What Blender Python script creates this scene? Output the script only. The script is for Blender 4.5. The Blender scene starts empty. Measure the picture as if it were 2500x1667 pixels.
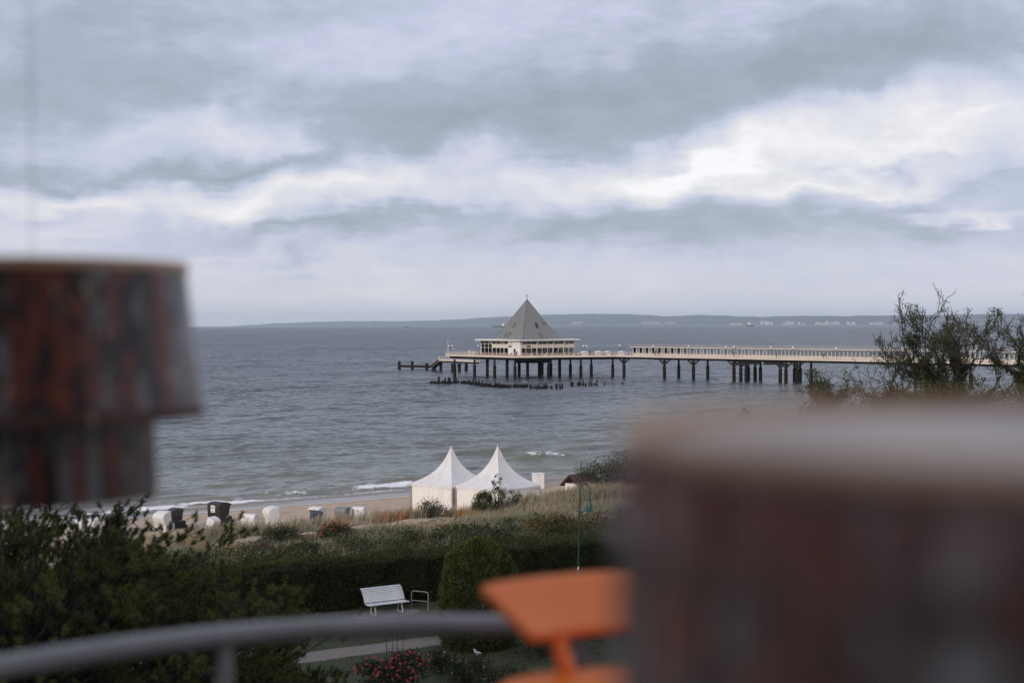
import bpy, math, random
import numpy as np
from mathutils import Vector, Matrix

sc = bpy.context.scene
col = sc.collection
pi = math.pi
# ------------------------------------------------------------------ camera
F = 3472.2      # focal length in pixels of a 2500 px wide frame (50 mm on 36 mm)
EYE = 17.0      # metres above the sea
PITCH, ROLL = 0.01175, -0.0041
CR = Matrix.Rotation(pi / 2 - PITCH, 3, 'X') @ Matrix.Rotation(ROLL, 3, 'Z')
cam = bpy.data.cameras.new('camera')
cam.lens = 50.0
cam.sensor_width = 36.0
cam.clip_start = 0.05
cam.clip_end = 90000
cam.dof.use_dof = True
cam.dof.focus_distance = 380
cam.dof.aperture_fstop = 1.9
cam.dof.aperture_blades = 0
camo = bpy.data.objects.new('camera', cam)
camo.matrix_world = Matrix.Translation((0, 0, EYE)) @ CR.to_4x4()
col.objects.link(camo)
sc.camera = camo

# ------------------------------------------------------------------ light and sky
SUN_AZ, SUN_EL = math.radians(-150), math.radians(18)   # low, behind the camera to the left
sl = bpy.data.lights.new('sun', 'SUN')
sl.energy = 1.5
sl.angle = math.radians(10)
sl.color = (1.0, 0.89, 0.76)
so = bpy.data.objects.new('sun', sl)
sd = Vector((math.sin(SUN_AZ) * math.cos(SUN_EL), math.cos(SUN_AZ) * math.cos(SUN_EL), math.sin(SUN_EL)))
so.rotation_euler = (-sd).to_track_quat('-Z', 'Y').to_euler()
so.location = (0, 0, 60)
col.objects.link(so)

world = bpy.data.worlds.new('World')
sc.world = world
world.use_nodes = True
world.cycles.sampling_method = 'MANUAL'
world.cycles.sample_map_resolution = 512


def build_sky():
    nt = world.node_tree
    N, L = nt.nodes, nt.links
    N.clear()
    out = N.new('ShaderNodeOutputWorld')
    bg = N.new('ShaderNodeBackground')
    bg.inputs['Strength'].default_value = 0.1
    L.new(bg.outputs[0], out.inputs['Surface'])
    sky = N.new('ShaderNodeTexSky')
    sky.sky_type = 'NISHITA'
    sky.sun_disc = False
    sky.sun_elevation = SUN_EL
    sky.sun_rotation = SUN_AZ
    tc = N.new('ShaderNodeTexCoord')

    def math_(op, a, b=None, c=None, clamp=False):
        n = N.new('ShaderNodeMath')
        n.operation = op
        n.use_clamp = clamp
        for i, v in enumerate((a, b, c)):
            if v is None:
                continue
            if isinstance(v, (int, float)):
                n.inputs[i].default_value = v
            else:
                L.new(v, n.inputs[i])
        return n.outputs[0]

    def vmath(op, a, b=None):
        n = N.new('ShaderNodeVectorMath')
        n.operation = op
        for i, v in enumerate((a, b)):
            if v is None:
                continue
            if isinstance(v, tuple):
                n.inputs[i].default_value = v
            else:
                L.new(v, n.inputs[i])
        return n.outputs[0]

    def noise(vec, scale, detail, rough, lac=2.0):
        n = N.new('ShaderNodeTexNoise')
        n.inputs['Scale'].default_value = scale
        n.inputs['Detail'].default_value = detail
        n.inputs['Roughness'].default_value = rough
        n.inputs['Lacunarity'].default_value = lac
        L.new(vec, n.inputs['Vector'])
        return n

    sep = N.new('ShaderNodeSeparateXYZ')
    L.new(tc.outputs['Generated'], sep.inputs[0])
    x, y, z = sep.outputs
    # a flat cloud deck: the direction projected on a plane overhead
    zz = math_('ADD', math_('MAXIMUM', z, 0.0), 0.10)
    cq = N.new('ShaderNodeCombineXYZ')
    L.new(math_('DIVIDE', x, zz), cq.inputs[0])
    L.new(math_('MULTIPLY', math_('DIVIDE', y, zz), 0.75), cq.inputs[1])
    q = cq.outputs[0]
    # bearing and height, as tangents, ahead of +Y
    yy = math_('MAXIMUM', y, 0.03)
    ca = N.new('ShaderNodeCombineXYZ')
    L.new(math_('DIVIDE', x, yy), ca.inputs[0])
    L.new(math_('DIVIDE', z, yy), ca.inputs[1])
    ae = ca.outputs[0]
    # ragged edges
    w1 = noise(q, 1.3, 7, 0.62)
    warp = vmath('MULTIPLY', vmath('SUBTRACT', w1.outputs['Color'], (0.5, 0.5, 0.5)), (0.130, 0.050, 0.0))
    w2 = noise(ae, 17, 6, 0.52)
    warp2 = vmath('MULTIPLY', vmath('SUBTRACT', w2.outputs['Color'], (0.5, 0.5, 0.5)), (0.075, 0.052, 0.0))
    p = vmath('ADD', vmath('ADD', ae, warp), warp2)

    def blobs(lst):
        acc = None
        for cx, cy, rx, ry, ang, amp in lst:
            m = N.new('ShaderNodeMapping')
            m.vector_type = 'TEXTURE'
            m.inputs['Location'].default_value = ((cx - 1250) / F, (793 - cy) / F, 0)
            m.inputs['Rotation'].default_value = (0, 0, math.radians(ang))
            m.inputs['Scale'].default_value = (rx * 1.75 / F, ry * 1.75 / F, 1)
            L.new(p, m.inputs['Vector'])
            g = N.new('ShaderNodeTexGradient')
            g.gradient_type = 'QUADRATIC_SPHERE'
            L.new(m.outputs[0], g.inputs[0])
            acc = math_('MULTIPLY_ADD', g.outputs['Fac'], amp, acc if acc is not None else 0.0)
        return acc

    B = blobs([
        # upper left: heavy grey with a lighter rag between
        (240, 20, 460, 90, 3, -.26), (90, 200, 360, 150, 8, -.34), (430, 215, 330, 90, 8, -.20), (760, 20, 300, 40, 0, -.12),
        (1020, 70, 440, 130, 24, .10), (700, 140, 260, 60, 15, .05),
        (330, 300, 320, 55, 6, .20), (600, 318, 270, 70, 0, .34), (730, 318, 110, 55, 45, .24), (520, 255, 80, 40, 60, .14),
        (200, 428, 440, 42, 4, -.46), (560, 398, 350, 36, 9, -.44),
        (150, 485, 460, 62, 2, .36), (640, 468, 480, 78, 5, .42), (1020, 440, 380, 70, 6, .34),
        (820, 550, 500, 34, 6, -.50), (420, 545, 280, 30, -3, -.26), (80, 530, 280, 22, 5, -.18),
        (820, 255, 380, 110, -12, -.22), (1120, 330, 420, 90, 4, -.30), (950, 210, 240, 60, 10, -.10),
        (680, 625, 95, 30, 18, -.30), (770, 612, 70, 20, 12, -.22),
        (750, 715, 170, 24, 0, .10), (980, 712, 170, 28, 0, .12), (1010, 650, 100, 20, 0, .12),
        # upper right: the long slate bank and the bright break under it
        (1450, 215, 560, 95, 7, -.40), (2290, 110, 520, 120, 10, -.44), (1880, 165, 460, 95, 9, -.30), (1800, 40, 500, 70, 4, -.12),
        (2080, 70, 300, 16, 12, .08),
        (1320, 310, 380, 75, 8, -.20), (1340, 385, 320, 45, 12, -.22), (1650, 290, 260, 44, 10, -.22),
        (1780, 402, 400, 95, 12, .48), (2230, 345, 460, 140, 8, .48), (1730, 400, 170, 70, 10, .26), (2110, 240, 220, 60, 0, .36),
        (2420, 270, 230, 70, 0, .30), (1480, 448, 470, 76, 8, .34), (1930, 470, 400, 34, 4, .28), (2150, 468, 260, 22, 3, .20),
        (2190, 400, 60, 34, 30, -.42), (2040, 425, 60, 20, 20, -.20), (2330, 385, 120, 16, 4, -.16),
        (1380, 560, 460, 62, 0, -.44), (1760, 565, 500, 60, 3, -.34), (2300, 560, 440, 70, 2, -.32),
        (2390, 455, 240, 44, 14, -.34), (1330, 607, 60, 24, 20, -.24),
        (2260, 527, 80, 16, 0, .40), (2410, 520, 110, 18, 10, .40), (1560, 715, 90, 30, 25, .12),
        (1950, 680, 700, 80, 0, -.10),
    ])
    fb = noise(q, 2.1, 9, 0.60)
    fbl = noise(q, 0.55, 4, 0.55)
    lev = math_('MULTIPLY_ADD', math_('SUBTRACT', fb.outputs['Fac'], 0.5), 0.40, 0.48)
    lev = math_('MULTIPLY_ADD', math_('SUBTRACT', fbl.outputs['Fac'], 0.5), 0.50, lev)
    # thin, even air low over the water
    mr = N.new('ShaderNodeMapRange')
    L.new(z, mr.inputs[0])
    mr.inputs[1].default_value, mr.inputs[2].default_value = 0.02, 0.075
    mr.inputs[3].default_value, mr.inputs[4].default_value = 0.25, 1.0
    lev = math_('MULTIPLY_ADD', math_('SUBTRACT', lev, 0.5), mr.outputs[0], 0.5)
    mr2 = N.new('ShaderNodeMapRange')
    L.new(z, mr2.inputs[0])
    mr2.inputs[1].default_value, mr2.inputs[2].default_value = 0.0, 0.10
    mr2.inputs[3].default_value, mr2.inputs[4].default_value = 0.33, 0.0
    lev = math_('ADD', lev, mr2.outputs[0])
    lev = math_('ADD', lev, B)
    # billows: small rounded lumps, stronger where the cloud is bright
    st = vmath('MULTIPLY', vmath('ADD', ae, vmath('MULTIPLY', warp, (.8, 1.2, 0))), (1.0, 2.1, 1.0))
    n5 = noise(st, 15, 8, 0.56)
    n6 = noise(st, 48, 5, 0.55)
    bil = math_('ADD', math_('MULTIPLY', math_('SUBTRACT', n5.outputs['Fac'], 0.5), 0.44), math_('MULTIPLY', math_('SUBTRACT', n6.outputs['Fac'], 0.5), 0.26))
    lev = math_('MULTIPLY_ADD', bil, mr.outputs[0], lev)
    lev = math_('MULTIPLY_ADD', math_('SUBTRACT', lev, 0.5), 0.86, 0.5)
    ramp = N.new('ShaderNodeValToRGB')
    el = ramp.color_ramp.elements
    el[0].position = 0.05
    el[0].color = (.225, .248, .30, 1)
    el[1].position = 1.0
    el[1].color = (.70, .685, .695, 1)
    for pos, c in ((.30, (.28, .310, .385)), (.5, (.388, .412, .525)), (.66, (.48, .482, .55)), (.82, (.565, .553, .58))):
        e = el.new(pos)
        e.color = (*c, 1)
    L.new(lev, ramp.inputs[0])
    # cloud cover over the clear sky; thin places let a little blue through
    cover = math_('MULTIPLY_ADD', math_('SUBTRACT', fbl.outputs['Fac'], 0.5), 0.30, 0.94, clamp=True)
    scl = vmath('MULTIPLY', ramp.outputs[0], (10, 10, 10))
    mix = N.new('ShaderNodeMix')
    mix.data_type = 'RGBA'
    L.new(cover, mix.inputs[0])
    L.new(sky.outputs[0], mix.inputs[6])
    L.new(scl, mix.inputs[7])
    L.new(mix.outputs[2], bg.inputs['Color'])


build_sky()
vs = sc.view_settings
vs.view_transform = 'Standard'
vs.look = 'None'
vs.exposure = 0.56
vs.gamma = 1.0
vs.use_curve_mapping = False
sc.render.engine = 'CYCLES'
sc.cycles.use_denoising = True
sc.cycles.denoiser = 'OPENIMAGEDENOISE'
sc.cycles.max_bounces = 6
sc.cycles.diffuse_bounces = 3
sc.cycles.glossy_bounces = 3
sc.cycles.transmission_bounces = 4
sc.cycles.volume_bounces = 1
sc.cycles.transparent_max_bounces = 12
sc.cycles.caustics_reflective = False
sc.cycles.caustics_refractive = False
sc.cycles.use_adaptive_sampling = True
sc.cycles.adaptive_threshold = 0.012
sc.cycles.sample_clamp_indirect = 6.0

# ------------------------------------------------------------------ helpers
def ray(px, py):
    return CR @ Vector(((px - 1250) / F, (833.5 - py) / F, -1.0))


def at(px, py, z=0.0):                 # where a sight line meets the level z
    d = ray(px, py)
    t = (z - EYE) / d.z
    return Vector((d.x * t, d.y * t, z))


def atd(px, py, Y):                    # where a sight line meets the depth Y
    d = ray(px, py)
    t = Y / d.y
    return Vector((d.x * t, Y, EYE + d.z * t))


# shore frame: s runs along the waterline, w inland
O = np.array([-8.08, 148.7])
T = np.array([.824, .567])
NN = np.array([.567, -.824])


def sw(x, y):
    return ((x - O[0]) * T[0] + (y - O[1]) * T[1], (x - O[0]) * NN[0] + (y - O[1]) * NN[1])


def xy(s, w):
    return (O[0] + s * T[0] + w * NN[0], O[1] + s * T[1] + w * NN[1])


def on_w(px, py, w0):                  # sight line against the upright plane at w0
    d = ray(px, py)
    k = d.x * NN[0] + d.y * NN[1]
    t = (w0 + O[0] * NN[0] + O[1] * NN[1]) / k
    p = Vector((d.x * t, d.y * t, EYE + d.z * t))
    return sw(p.x, p.y)[0], p.z


def tag(o, label=None, cat=None, group=None, kind=None):
    if label: o['label'] = label
    if cat: o['category'] = cat
    if group: o['group'] = group
    if kind: o['kind'] = kind
    return o


def thing(name, label, cat, loc=(0, 0, 0), rz=0.0, group=None):
    o = bpy.data.objects.new(name, None)
    o.empty_display_size = 0.2
    o.location = loc
    o.rotation_euler = (0, 0, rz)
    col.objects.link(o)
    return tag(o, label, cat, group)


def link(name, me, parent=None, loc=None, rot=None, scale=None):
    o = bpy.data.objects.new(name, me)
    col.objects.link(o)
    o.parent = parent
    if loc is not None: o.location = loc
    if rot is not None: o.rotation_euler = rot
    if scale is not None: o.scale = scale
    return o


def npmesh(name, V, Fa, mats, cols=None, smooth=False, attrs=None, midx=None):
    me = bpy.data.meshes.new(name)
    V = np.asarray(V, np.float32)
    Fa = np.asarray(Fa, np.int32)
    n, k = Fa.shape
    me.vertices.add(len(V))
    me.vertices.foreach_set('co', V.ravel())
    me.loops.add(n * k)
    me.loops.foreach_set('vertex_index', Fa.ravel())
    me.polygons.add(n)
    me.polygons.foreach_set('loop_start', np.arange(n, dtype=np.int32) * k)
    me.polygons.foreach_set('loop_total', np.full(n, k, np.int32))
    if midx is not None:
        me.polygons.foreach_set('material_index', np.asarray(midx, np.int32))
    me.polygons.foreach_set('use_smooth', np.full(n, smooth, bool))
    for m in (mats if isinstance(mats, (list, tuple)) else [mats]):
        me.materials.append(m)
    if cols is not None:
        a = me.color_attributes.new('Col', 'FLOAT_COLOR', 'POINT')
        c = np.ones((len(V), 4), np.float32)
        c[:, :3] = cols
        a.data.foreach_set('color', c.ravel())
    for an, av in (attrs or {}).items():
        a = me.attributes.new(an, 'FLOAT', 'POINT')
        a.data.foreach_set('value', np.asarray(av, np.float32))
    me.update()
    me.validate()
    return me


class MB:
    """collects boxes, bars, tubes and prisms; build() links them as one mesh object"""
    def __init__(self):
        self.v, self.f, self.m = [], [], []

    def add(self, vs_, fs, m=0):
        b = len(self.v)
        self.v += [tuple(v) for v in vs_]
        self.f += [tuple(i + b for i in f) for f in fs]
        self.m += [m] * len(fs)
        return self

    def box(self, c, s, rz=0.0, m=0, R=None):
        c = Vector(c)
        R = R or Matrix.Rotation(rz, 3, 'Z')
        vs_ = [c + R @ Vector((s[0] / 2 * i, s[1] / 2 * j, s[2] / 2 * k)) for i in (-1, 1) for j in (-1, 1) for k in (-1, 1)]
        return self.add(vs_, [(0, 1, 3, 2), (4, 6, 7, 5), (0, 4, 5, 1), (2, 3, 7, 6), (0, 2, 6, 4), (1, 5, 7, 3)], m)

    def bar(self, a, b, wd, h, m=0, up=(0, 0, 1)):
        a, b = Vector(a), Vector(b)
        d = (b - a)
        ln = d.length
        d.normalize()
        s = d.cross(Vector(up))
        if s.length < 1e-4: s = d.cross(Vector((1, 0, 0)))
        s.normalize()
        u = s.cross(d)
        R = Matrix((d, s, u)).transposed()
        return self.box((a + b) / 2, (ln, wd, h), R=R, m=m)

    def tube(self, pts, r, n=8, m=0, cap=True):
        pts = [Vector(p) for p in pts]
        rs = list(r) if isinstance(r, (list, tuple)) else [r] * len(pts)
        vs_, fs = [], []
        prev = None
        for i, p in enumerate(pts):
            d = (pts[min(i + 1, len(pts) - 1)] - pts[max(i - 1, 0)]).normalized()
            if prev is None:
                s = d.cross(Vector((0, 0, 1)))
                if s.length < 1e-3: s = d.cross(Vector((1, 0, 0)))
            else:
                s = prev - d * prev.dot(d)
                if s.length < 1e-4: s = d.cross(Vector((0, 1, 0)))
            s.normalize()
            prev = s
            u = d.cross(s)
            for k in range(n):
                a = 2 * pi * k / n
                vs_.append(p + (s * math.cos(a) + u * math.sin(a)) * rs[i])
        for i in range(len(pts) - 1):
            for k in range(n):
                k2 = (k + 1) % n
                fs.append((i * n + k, i * n + k2, (i + 1) * n + k2, (i + 1) * n + k))
        if cap:
            fs.append(tuple(reversed(range(n))))
            fs.append(tuple((len(pts) - 1) * n + k for k in range(n)))
        return self.add(vs_, fs, m)

    def lathe(self, prof, n=16, c=(0, 0, 0), m=0, cap=True):
        vs_, fs = [], []
        for r, z in prof:
            for k in range(n):
                a = 2 * pi * k / n
                vs_.append((c[0] + r * math.cos(a), c[1] + r * math.sin(a), c[2] + z))
        for i in range(len(prof) - 1):
            for k in range(n):
                k2 = (k + 1) % n
                fs.append((i * n + k, i * n + k2, (i + 1) * n + k2, (i + 1) * n + k))
        if cap:
            if prof[0][0] > 1e-4: fs.append(tuple(reversed(range(n))))
            if prof[-1][0] > 1e-4: fs.append(tuple((len(prof) - 1) * n + k for k in range(n)))
        return self.add(vs_, fs, m)

    def prism(self, poly, z0, z1, m=0):
        n = len(poly)
        ar = sum(poly[i][0] * poly[(i + 1) % n][1] - poly[(i + 1) % n][0] * poly[i][1] for i in range(n))
        if ar < 0: poly = poly[::-1]
        vs_ = [(p[0], p[1], z0) for p in poly] + [(p[0], p[1], z1) for p in poly]
        fs = [tuple(reversed(range(n))), tuple(range(n, 2 * n))]
        fs += [(i, (i + 1) % n, n + (i + 1) % n, n + i) for i in range(n)]
        return self.add(vs_, fs, m)

    def xprism(self, prof, x0, x1, m=0):
        """profile in (y, z) swept along x"""
        n = len(prof)
        ar = sum(prof[i][0] * prof[(i + 1) % n][1] - prof[(i + 1) % n][0] * prof[i][1] for i in range(n))
        if ar < 0: prof = prof[::-1]
        vs_ = [(x0, p[0], p[1]) for p in prof] + [(x1, p[0], p[1]) for p in prof]
        fs = [tuple(reversed(range(n))), tuple(range(n, 2 * n))]
        fs += [(i, (i + 1) % n, n + (i + 1) % n, n + i) for i in range(n)]
        return self.add(vs_, fs, m)

    def mesh(self, name, mats, smooth=False, org=(0, 0, 0)):
        me = bpy.data.meshes.new(name)
        o = Vector(org)
        me.from_pydata([tuple(Vector(v) - o) for v in self.v], [], self.f)
        for mm in (mats if isinstance(mats, (list, tuple)) else [mats]):
            me.materials.append(mm)
        me.polygons.foreach_set('material_index', self.m)
        me.polygons.foreach_set('use_smooth', [smooth] * len(self.f))
        if smooth and hasattr(me, 'set_sharp_from_angle'):
            me.set_sharp_from_angle(angle=math.radians(40))
        me.update()
        return me

    def build(self, name, mats, parent=None, smooth=False, org=(0, 0, 0), loc=None, rot=None):
        return link(name, self.mesh(name, mats, smooth, org), parent, loc, rot)


def rounded(o, wdt=0.01, seg=2):
    b = o.modifiers.new('bevel', 'BEVEL')
    b.width = wdt
    b.segments = seg
    b.limit_method = 'ANGLE'
    return o


def copy_tree(o, parent=None):
    c = o.copy()
    col.objects.link(c)
    c.parent = parent
    for ch in list(o.children):
        copy_tree(ch, c)
    return c


# ------------------------------------------------------------------ materials
MATS = {}


def mat(name, c1, c2=None, scale=4.0, rough=0.6, metal=0.0, bump=0.0, spec=0.5, detail=5, stretch=(1, 1, 1), contrast=(.35, .65), coat=0.0):
    if name in MATS: return MATS[name]
    m = bpy.data.materials.new(name)
    m.use_nodes = True
    nt = m.node_tree
    N, L = nt.nodes, nt.links
    b = N['Principled BSDF']
    b.inputs['Roughness'].default_value = rough
    b.inputs['Metallic'].default_value = metal
    b.inputs['Specular IOR Level'].default_value = spec
    b.inputs['Coat Weight'].default_value = coat
    b.inputs['Base Color'].default_value = (*c1, 1)
    if c2 is not None or bump:
        tc = N.new('ShaderNodeTexCoord')
        mp = N.new('ShaderNodeMapping')
        mp.inputs['Scale'].default_value = stretch
        L.new(tc.outputs['Object'], mp.inputs[0])
        nz = N.new('ShaderNodeTexNoise')
        nz.inputs['Scale'].default_value = scale
        nz.inputs['Detail'].default_value = detail
        nz.inputs['Roughness'].default_value = 0.6
        L.new(mp.outputs[0], nz.inputs['Vector'])
        if c2 is not None:
            rp = N.new('ShaderNodeValToRGB')
            rp.color_ramp.elements[0].position = contrast[0]
            rp.color_ramp.elements[1].position = contrast[1]
            rp.color_ramp.elements[0].color = (*c1, 1)
            rp.color_ramp.elements[1].color = (*c2, 1)
            L.new(nz.outputs['Fac'], rp.inputs[0])
            L.new(rp.outputs[0], b.inputs['Base Color'])
        if bump:
            bp = N.new('ShaderNodeBump')
            bp.inputs['Strength'].default_value = bump
            bp.inputs['Distance'].default_value = 0.05
            L.new(nz.outputs['Fac'], bp.inputs['Height'])
            L.new(bp.outputs[0], b.inputs['Normal'])
    MATS[name] = m
    return m


def leaf_mat(name, rough=0.55, trans=0.25):
    m = bpy.data.materials.new(name)
    m.use_nodes = True
    nt = m.node_tree
    N, L = nt.nodes, nt.links
    b = N['Principled BSDF']
    b.inputs['Roughness'].default_value = rough
    b.inputs['Specular IOR Level'].default_value = 0.12
    at_ = N.new('ShaderNodeAttribute')
    at_.attribute_name = 'Col'
    L.new(at_.outputs['Color'], b.inputs['Base Color'])
    if trans:
        tr = N.new('ShaderNodeBsdfTranslucent')
        L.new(at_.outputs['Color'], tr.inputs['Color'])
        mx = N.new('ShaderNodeMixShader')
        mx.inputs[0].default_value = trans
        L.new(b.outputs[0], mx.inputs[1])
        L.new(tr.outputs[0], mx.inputs[2])
        L.new(mx.outputs[0], N['Material Output'].inputs['Surface'])
    return m


M_LEAF = leaf_mat('leaf')
M_GRASS = leaf_mat('grass_blade', 0.7, 0.3)
M_BARK = mat('bark', (.045, .035, .028), (.10, .08, .065), 9, .9, bump=.6, stretch=(1, 1, .3))
M_BARK_DARK = mat('bark_dark', (.022, .018, .016), (.05, .042, .036), 9, .9, bump=.5)
M_CREAM = mat('cream_paint', (.63, .54, .45), (.73, .64, .55), 1.5, .5)
M_WHITE = mat('white_paint', (.70, .70, .69), (.80, .79, .77), 2.0, .45)
M_DARKSTEEL = mat('dark_steel', (.010, .009, .009), (.026, .022, .020), 2.0, .6, bump=.2, spec=.2)
M_RUST = mat('pile_steel', (.006, .005, .005), (.018, .013, .011), 1.6, .7, bump=.3, spec=.15)
M_TIMBER = mat('wet_timber', (.007, .006, .006), (.020, .017, .015), 5, .75, bump=.5, spec=.15)


# ------------------------------------------------------------------ ground
_rp = [on_w(px, py, 36) for px, py in ((120, 1330), (330, 1310), (530, 1288), (600, 1280), (700, 1272), (760, 1267), (850, 1262), (939, 1250), (1000, 1244), (1110, 1242),
                                       (1190, 1234), (1290, 1212), (1400, 1190), (1480, 1174))]
RS = np.array([p[0] for p in _rp] + [40, 120])
RZ = np.array([p[1] - .58 for p in _rp] + [5.2, 5.4])


def vnoise(x, y, seed=0):
    """smooth value noise on a lattice"""
    x = np.asarray(x, float); y = np.asarray(y, float)
    xi, yi = np.floor(x).astype(np.int64), np.floor(y).astype(np.int64)
    fx, fy = x - xi, y - yi
    fx, fy = fx * fx * (3 - 2 * fx), fy * fy * (3 - 2 * fy)

    def h(a, b):
        n = (a * 374761393 + b * 668265263 + seed * 1442695041) & 0x7fffffff
        n = ((n ^ (n >> 13)) * 1274126177) & 0x7fffffff
        return ((n ^ (n >> 16)) & 0xffff) / 65535.0
    return (h(xi, yi) * (1 - fx) + h(xi + 1, yi) * fx) * (1 - fy) + (h(xi, yi + 1) * (1 - fx) + h(xi + 1, yi + 1) * fx) * fy


def gz(s, w):
    s = np.asarray(s, float); w = np.asarray(w, float)
    beach = np.where(w < 0, .07 * w, .038 * w)
    crest = np.interp(s, RS, RZ)
    a = np.clip((w - 30.5) / 5.5, 0, 1)
    a = a * a * (3 - 2 * a)
    z = beach * (1 - a) + crest * a
    b = np.clip((w - 38) / 27, 0, 1)
    b = b * b * (3 - 2 * b)
    z = np.where(w > 38, crest * (1 - b) + 5.0 * b, z)
    bump = (vnoise(s / 4.5, w / 4.5, 1) - .5) * .55 + (vnoise(s / 1.7, w / 1.7, 2) - .5) * .18
    k = np.clip((w - 32) / 5, 0, 1) * np.clip((66 - w) / 8, 0, 1)
    z = z + bump * k
    fine = (vnoise(s / .9, w / .9, 3) - .5) * .07 + (vnoise(s / 2.6, w / 2.6, 4) - .5) * .10
    kb = np.clip((w - 6) / 3, 0, 1) * np.clip((34 - w) / 3, 0, 1)
    # a shallow runnel left by the tide
    run = -.10 * np.exp(-((w - 4.6 + .9 * np.sin(s / 9.0)) / 1.2) ** 2) + .08 * np.exp(-((w - 2.2 + .5 * np.sin(s / 7.)) / 1.0) ** 2)
    return z + fine * kb + run


def gz_xy(x, y):
    s, w = sw(x, y)
    return float(gz(s, w))


def gpos(x, y, dz=0.0):
    return Vector((x, y, gz_xy(x, y) + dz))


def col_w(px, w0):
    """ground point seen at column px on the line w0 inland"""
    k = (px - 1250) / F
    Y = (w0 + O[0] * NN[0] + O[1] * NN[1]) / (k * NN[0] + NN[1])
    return Vector((k * Y, Y, gz_xy(k * Y, Y)))


def on_ground(px, py):
    """walk along the sight line to the ground"""
    d = ray(px, py)
    t = 30.0
    while t < 400:
        p = Vector((d.x * t, d.y * t, EYE + d.z * t))
        if p.z < gz_xy(p.x, p.y): return p
        t += .1
    return at(px, py, 0)


def sheet(name, s0, s1, ds, ws, mt, attr=True):
    S = np.arange(s0, s1 + ds / 2, ds)
    W = np.asarray(ws, float)
    SS, WW = np.meshgrid(S, W, indexing='ij')
    X, Y = xy(SS, WW)
    V = np.stack([X, Y, gz(SS, WW)], -1).reshape(-1, 3)
    n, m = SS.shape
    I = np.arange(n * m).reshape(n, m)
    Fa = np.stack([I[:-1, :-1], I[:-1, 1:], I[1:, 1:], I[1:, :-1]], -1).reshape(-1, 4)
    me = npmesh(name, V, Fa, mt, smooth=True, attrs={'inland': WW.ravel(), 'along': SS.ravel()})
    return tag(link(name, me), kind='structure')


def sand_mat():
    m = bpy.data.materials.new('beach_sand')
    m.use_nodes = True
    N, L = m.node_tree.nodes, m.node_tree.links
    b = N['Principled BSDF']
    at_ = N.new('ShaderNodeAttribute'); at_.attribute_name = 'inland'
    tc = N.new('ShaderNodeTexCoord')
    mp = N.new('ShaderNodeMapping')
    mp.inputs['Rotation'].default_value = (0, 0, -math.atan2(T[1], T[0]))
    L.new(tc.outputs['Object'], mp.inputs[0])
    n1 = N.new('ShaderNodeTexNoise'); n1.inputs['Scale'].default_value = 1.3; n1.inputs['Detail'].default_value = 9; n1.inputs['Roughness'].default_value = .7
    L.new(mp.outputs[0], n1.inputs['Vector'])
    rp = N.new('ShaderNodeValToRGB')
    rp.color_ramp.elements[0].position = .3; rp.color_ramp.elements[0].color = (.31, .215, .135, 1)
    rp.color_ramp.elements[1].position = .68; rp.color_ramp.elements[1].color = (.56, .43, .31, 1)
    L.new(n1.outputs['Fac'], rp.inputs[0])
    # wetness: noisy boundary between the runnel and the dry sand
    mp2 = N.new('ShaderNodeMapping'); mp2.inputs['Scale'].default_value = (.10, .6, 1)
    L.new(mp.outputs[0], mp2.inputs[0])
    n2 = N.new('ShaderNodeTexNoise'); n2.inputs['Scale'].default_value = 1.2; n2.inputs['Detail'].default_value = 4
    L.new(mp2.outputs[0], n2.inputs['Vector'])
    ad = N.new('ShaderNodeMath'); ad.operation = 'MULTIPLY_ADD'; ad.inputs[1].default_value = 4.0
    L.new(n2.outputs['Fac'], ad.inputs[0]); L.new(at_.outputs['Fac'], ad.inputs[2])
    wet = N.new('ShaderNodeMapRange'); wet.inputs[1].default_value = 7.2; wet.inputs[2].default_value = 9.2; wet.inputs[3].default_value = 1; wet.inputs[4].default_value = 0
    L.new(ad.outputs[0], wet.inputs[0])
    mx = N.new('ShaderNodeMix'); mx.data_type = 'RGBA'
    L.new(wet.outputs[0], mx.inputs[0]); L.new(rp.outputs[0], mx.inputs[6]); mx.inputs[7].default_value = (.19, .135, .09, 1)
    L.new(mx.outputs[2], b.inputs['Base Color'])
    # standing water in the runnel
    pool = N.new('ShaderNodeValToRGB')
    e = pool.color_ramp.elements
    e[0].position = 0.0; e[0].color = (0, 0, 0, 1); e[1].position = 1; e[1].color = (0, 0, 0, 1)
    sc_ = N.new('ShaderNodeMath'); sc_.operation = 'MULTIPLY'; sc_.inputs[1].default_value = .1
    L.new(ad.outputs[0], sc_.inputs[0])
    for p_, v in ((.50, 0), (.56, 1), (.76, 1), (.82, 0)):
        q = e.new(p_); q.color = (v, v, v, 1)
    L.new(sc_.outputs[0], pool.inputs[0])
    ro = N.new('ShaderNodeMapRange'); ro.inputs[3].default_value = .75; ro.inputs[4].default_value = .42
    L.new(wet.outputs[0], ro.inputs[0])
    r2 = N.new('ShaderNodeMix'); r2.data_type = 'FLOAT'
    L.new(pool.outputs[0], r2.inputs[0]); L.new(ro.outputs[0], r2.inputs[2]); r2.inputs[3].default_value = .06
    L.new(r2.outputs[0], b.inputs['Roughness'])
    n3 = N.new('ShaderNodeTexNoise'); n3.inputs['Scale'].default_value = 3; n3.inputs['Detail'].default_value = 8
    L.new(mp.outputs[0], n3.inputs['Vector'])
    bs = N.new('ShaderNodeMath'); bs.operation = 'MULTIPLY_ADD'; bs.inputs[1].default_value = -.8; bs.inputs[2].default_value = .8
    L.new(wet.outputs[0], bs.inputs[0])
    bp = N.new('ShaderNodeBump'); bp.inputs['Distance'].default_value = .12
    L.new(bs.outputs[0], bp.inputs['Strength']); L.new(n3.outputs['Fac'], bp.inputs['Height'])
    L.new(bp.outputs[0], b.inputs['Normal'])
    return m


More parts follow.
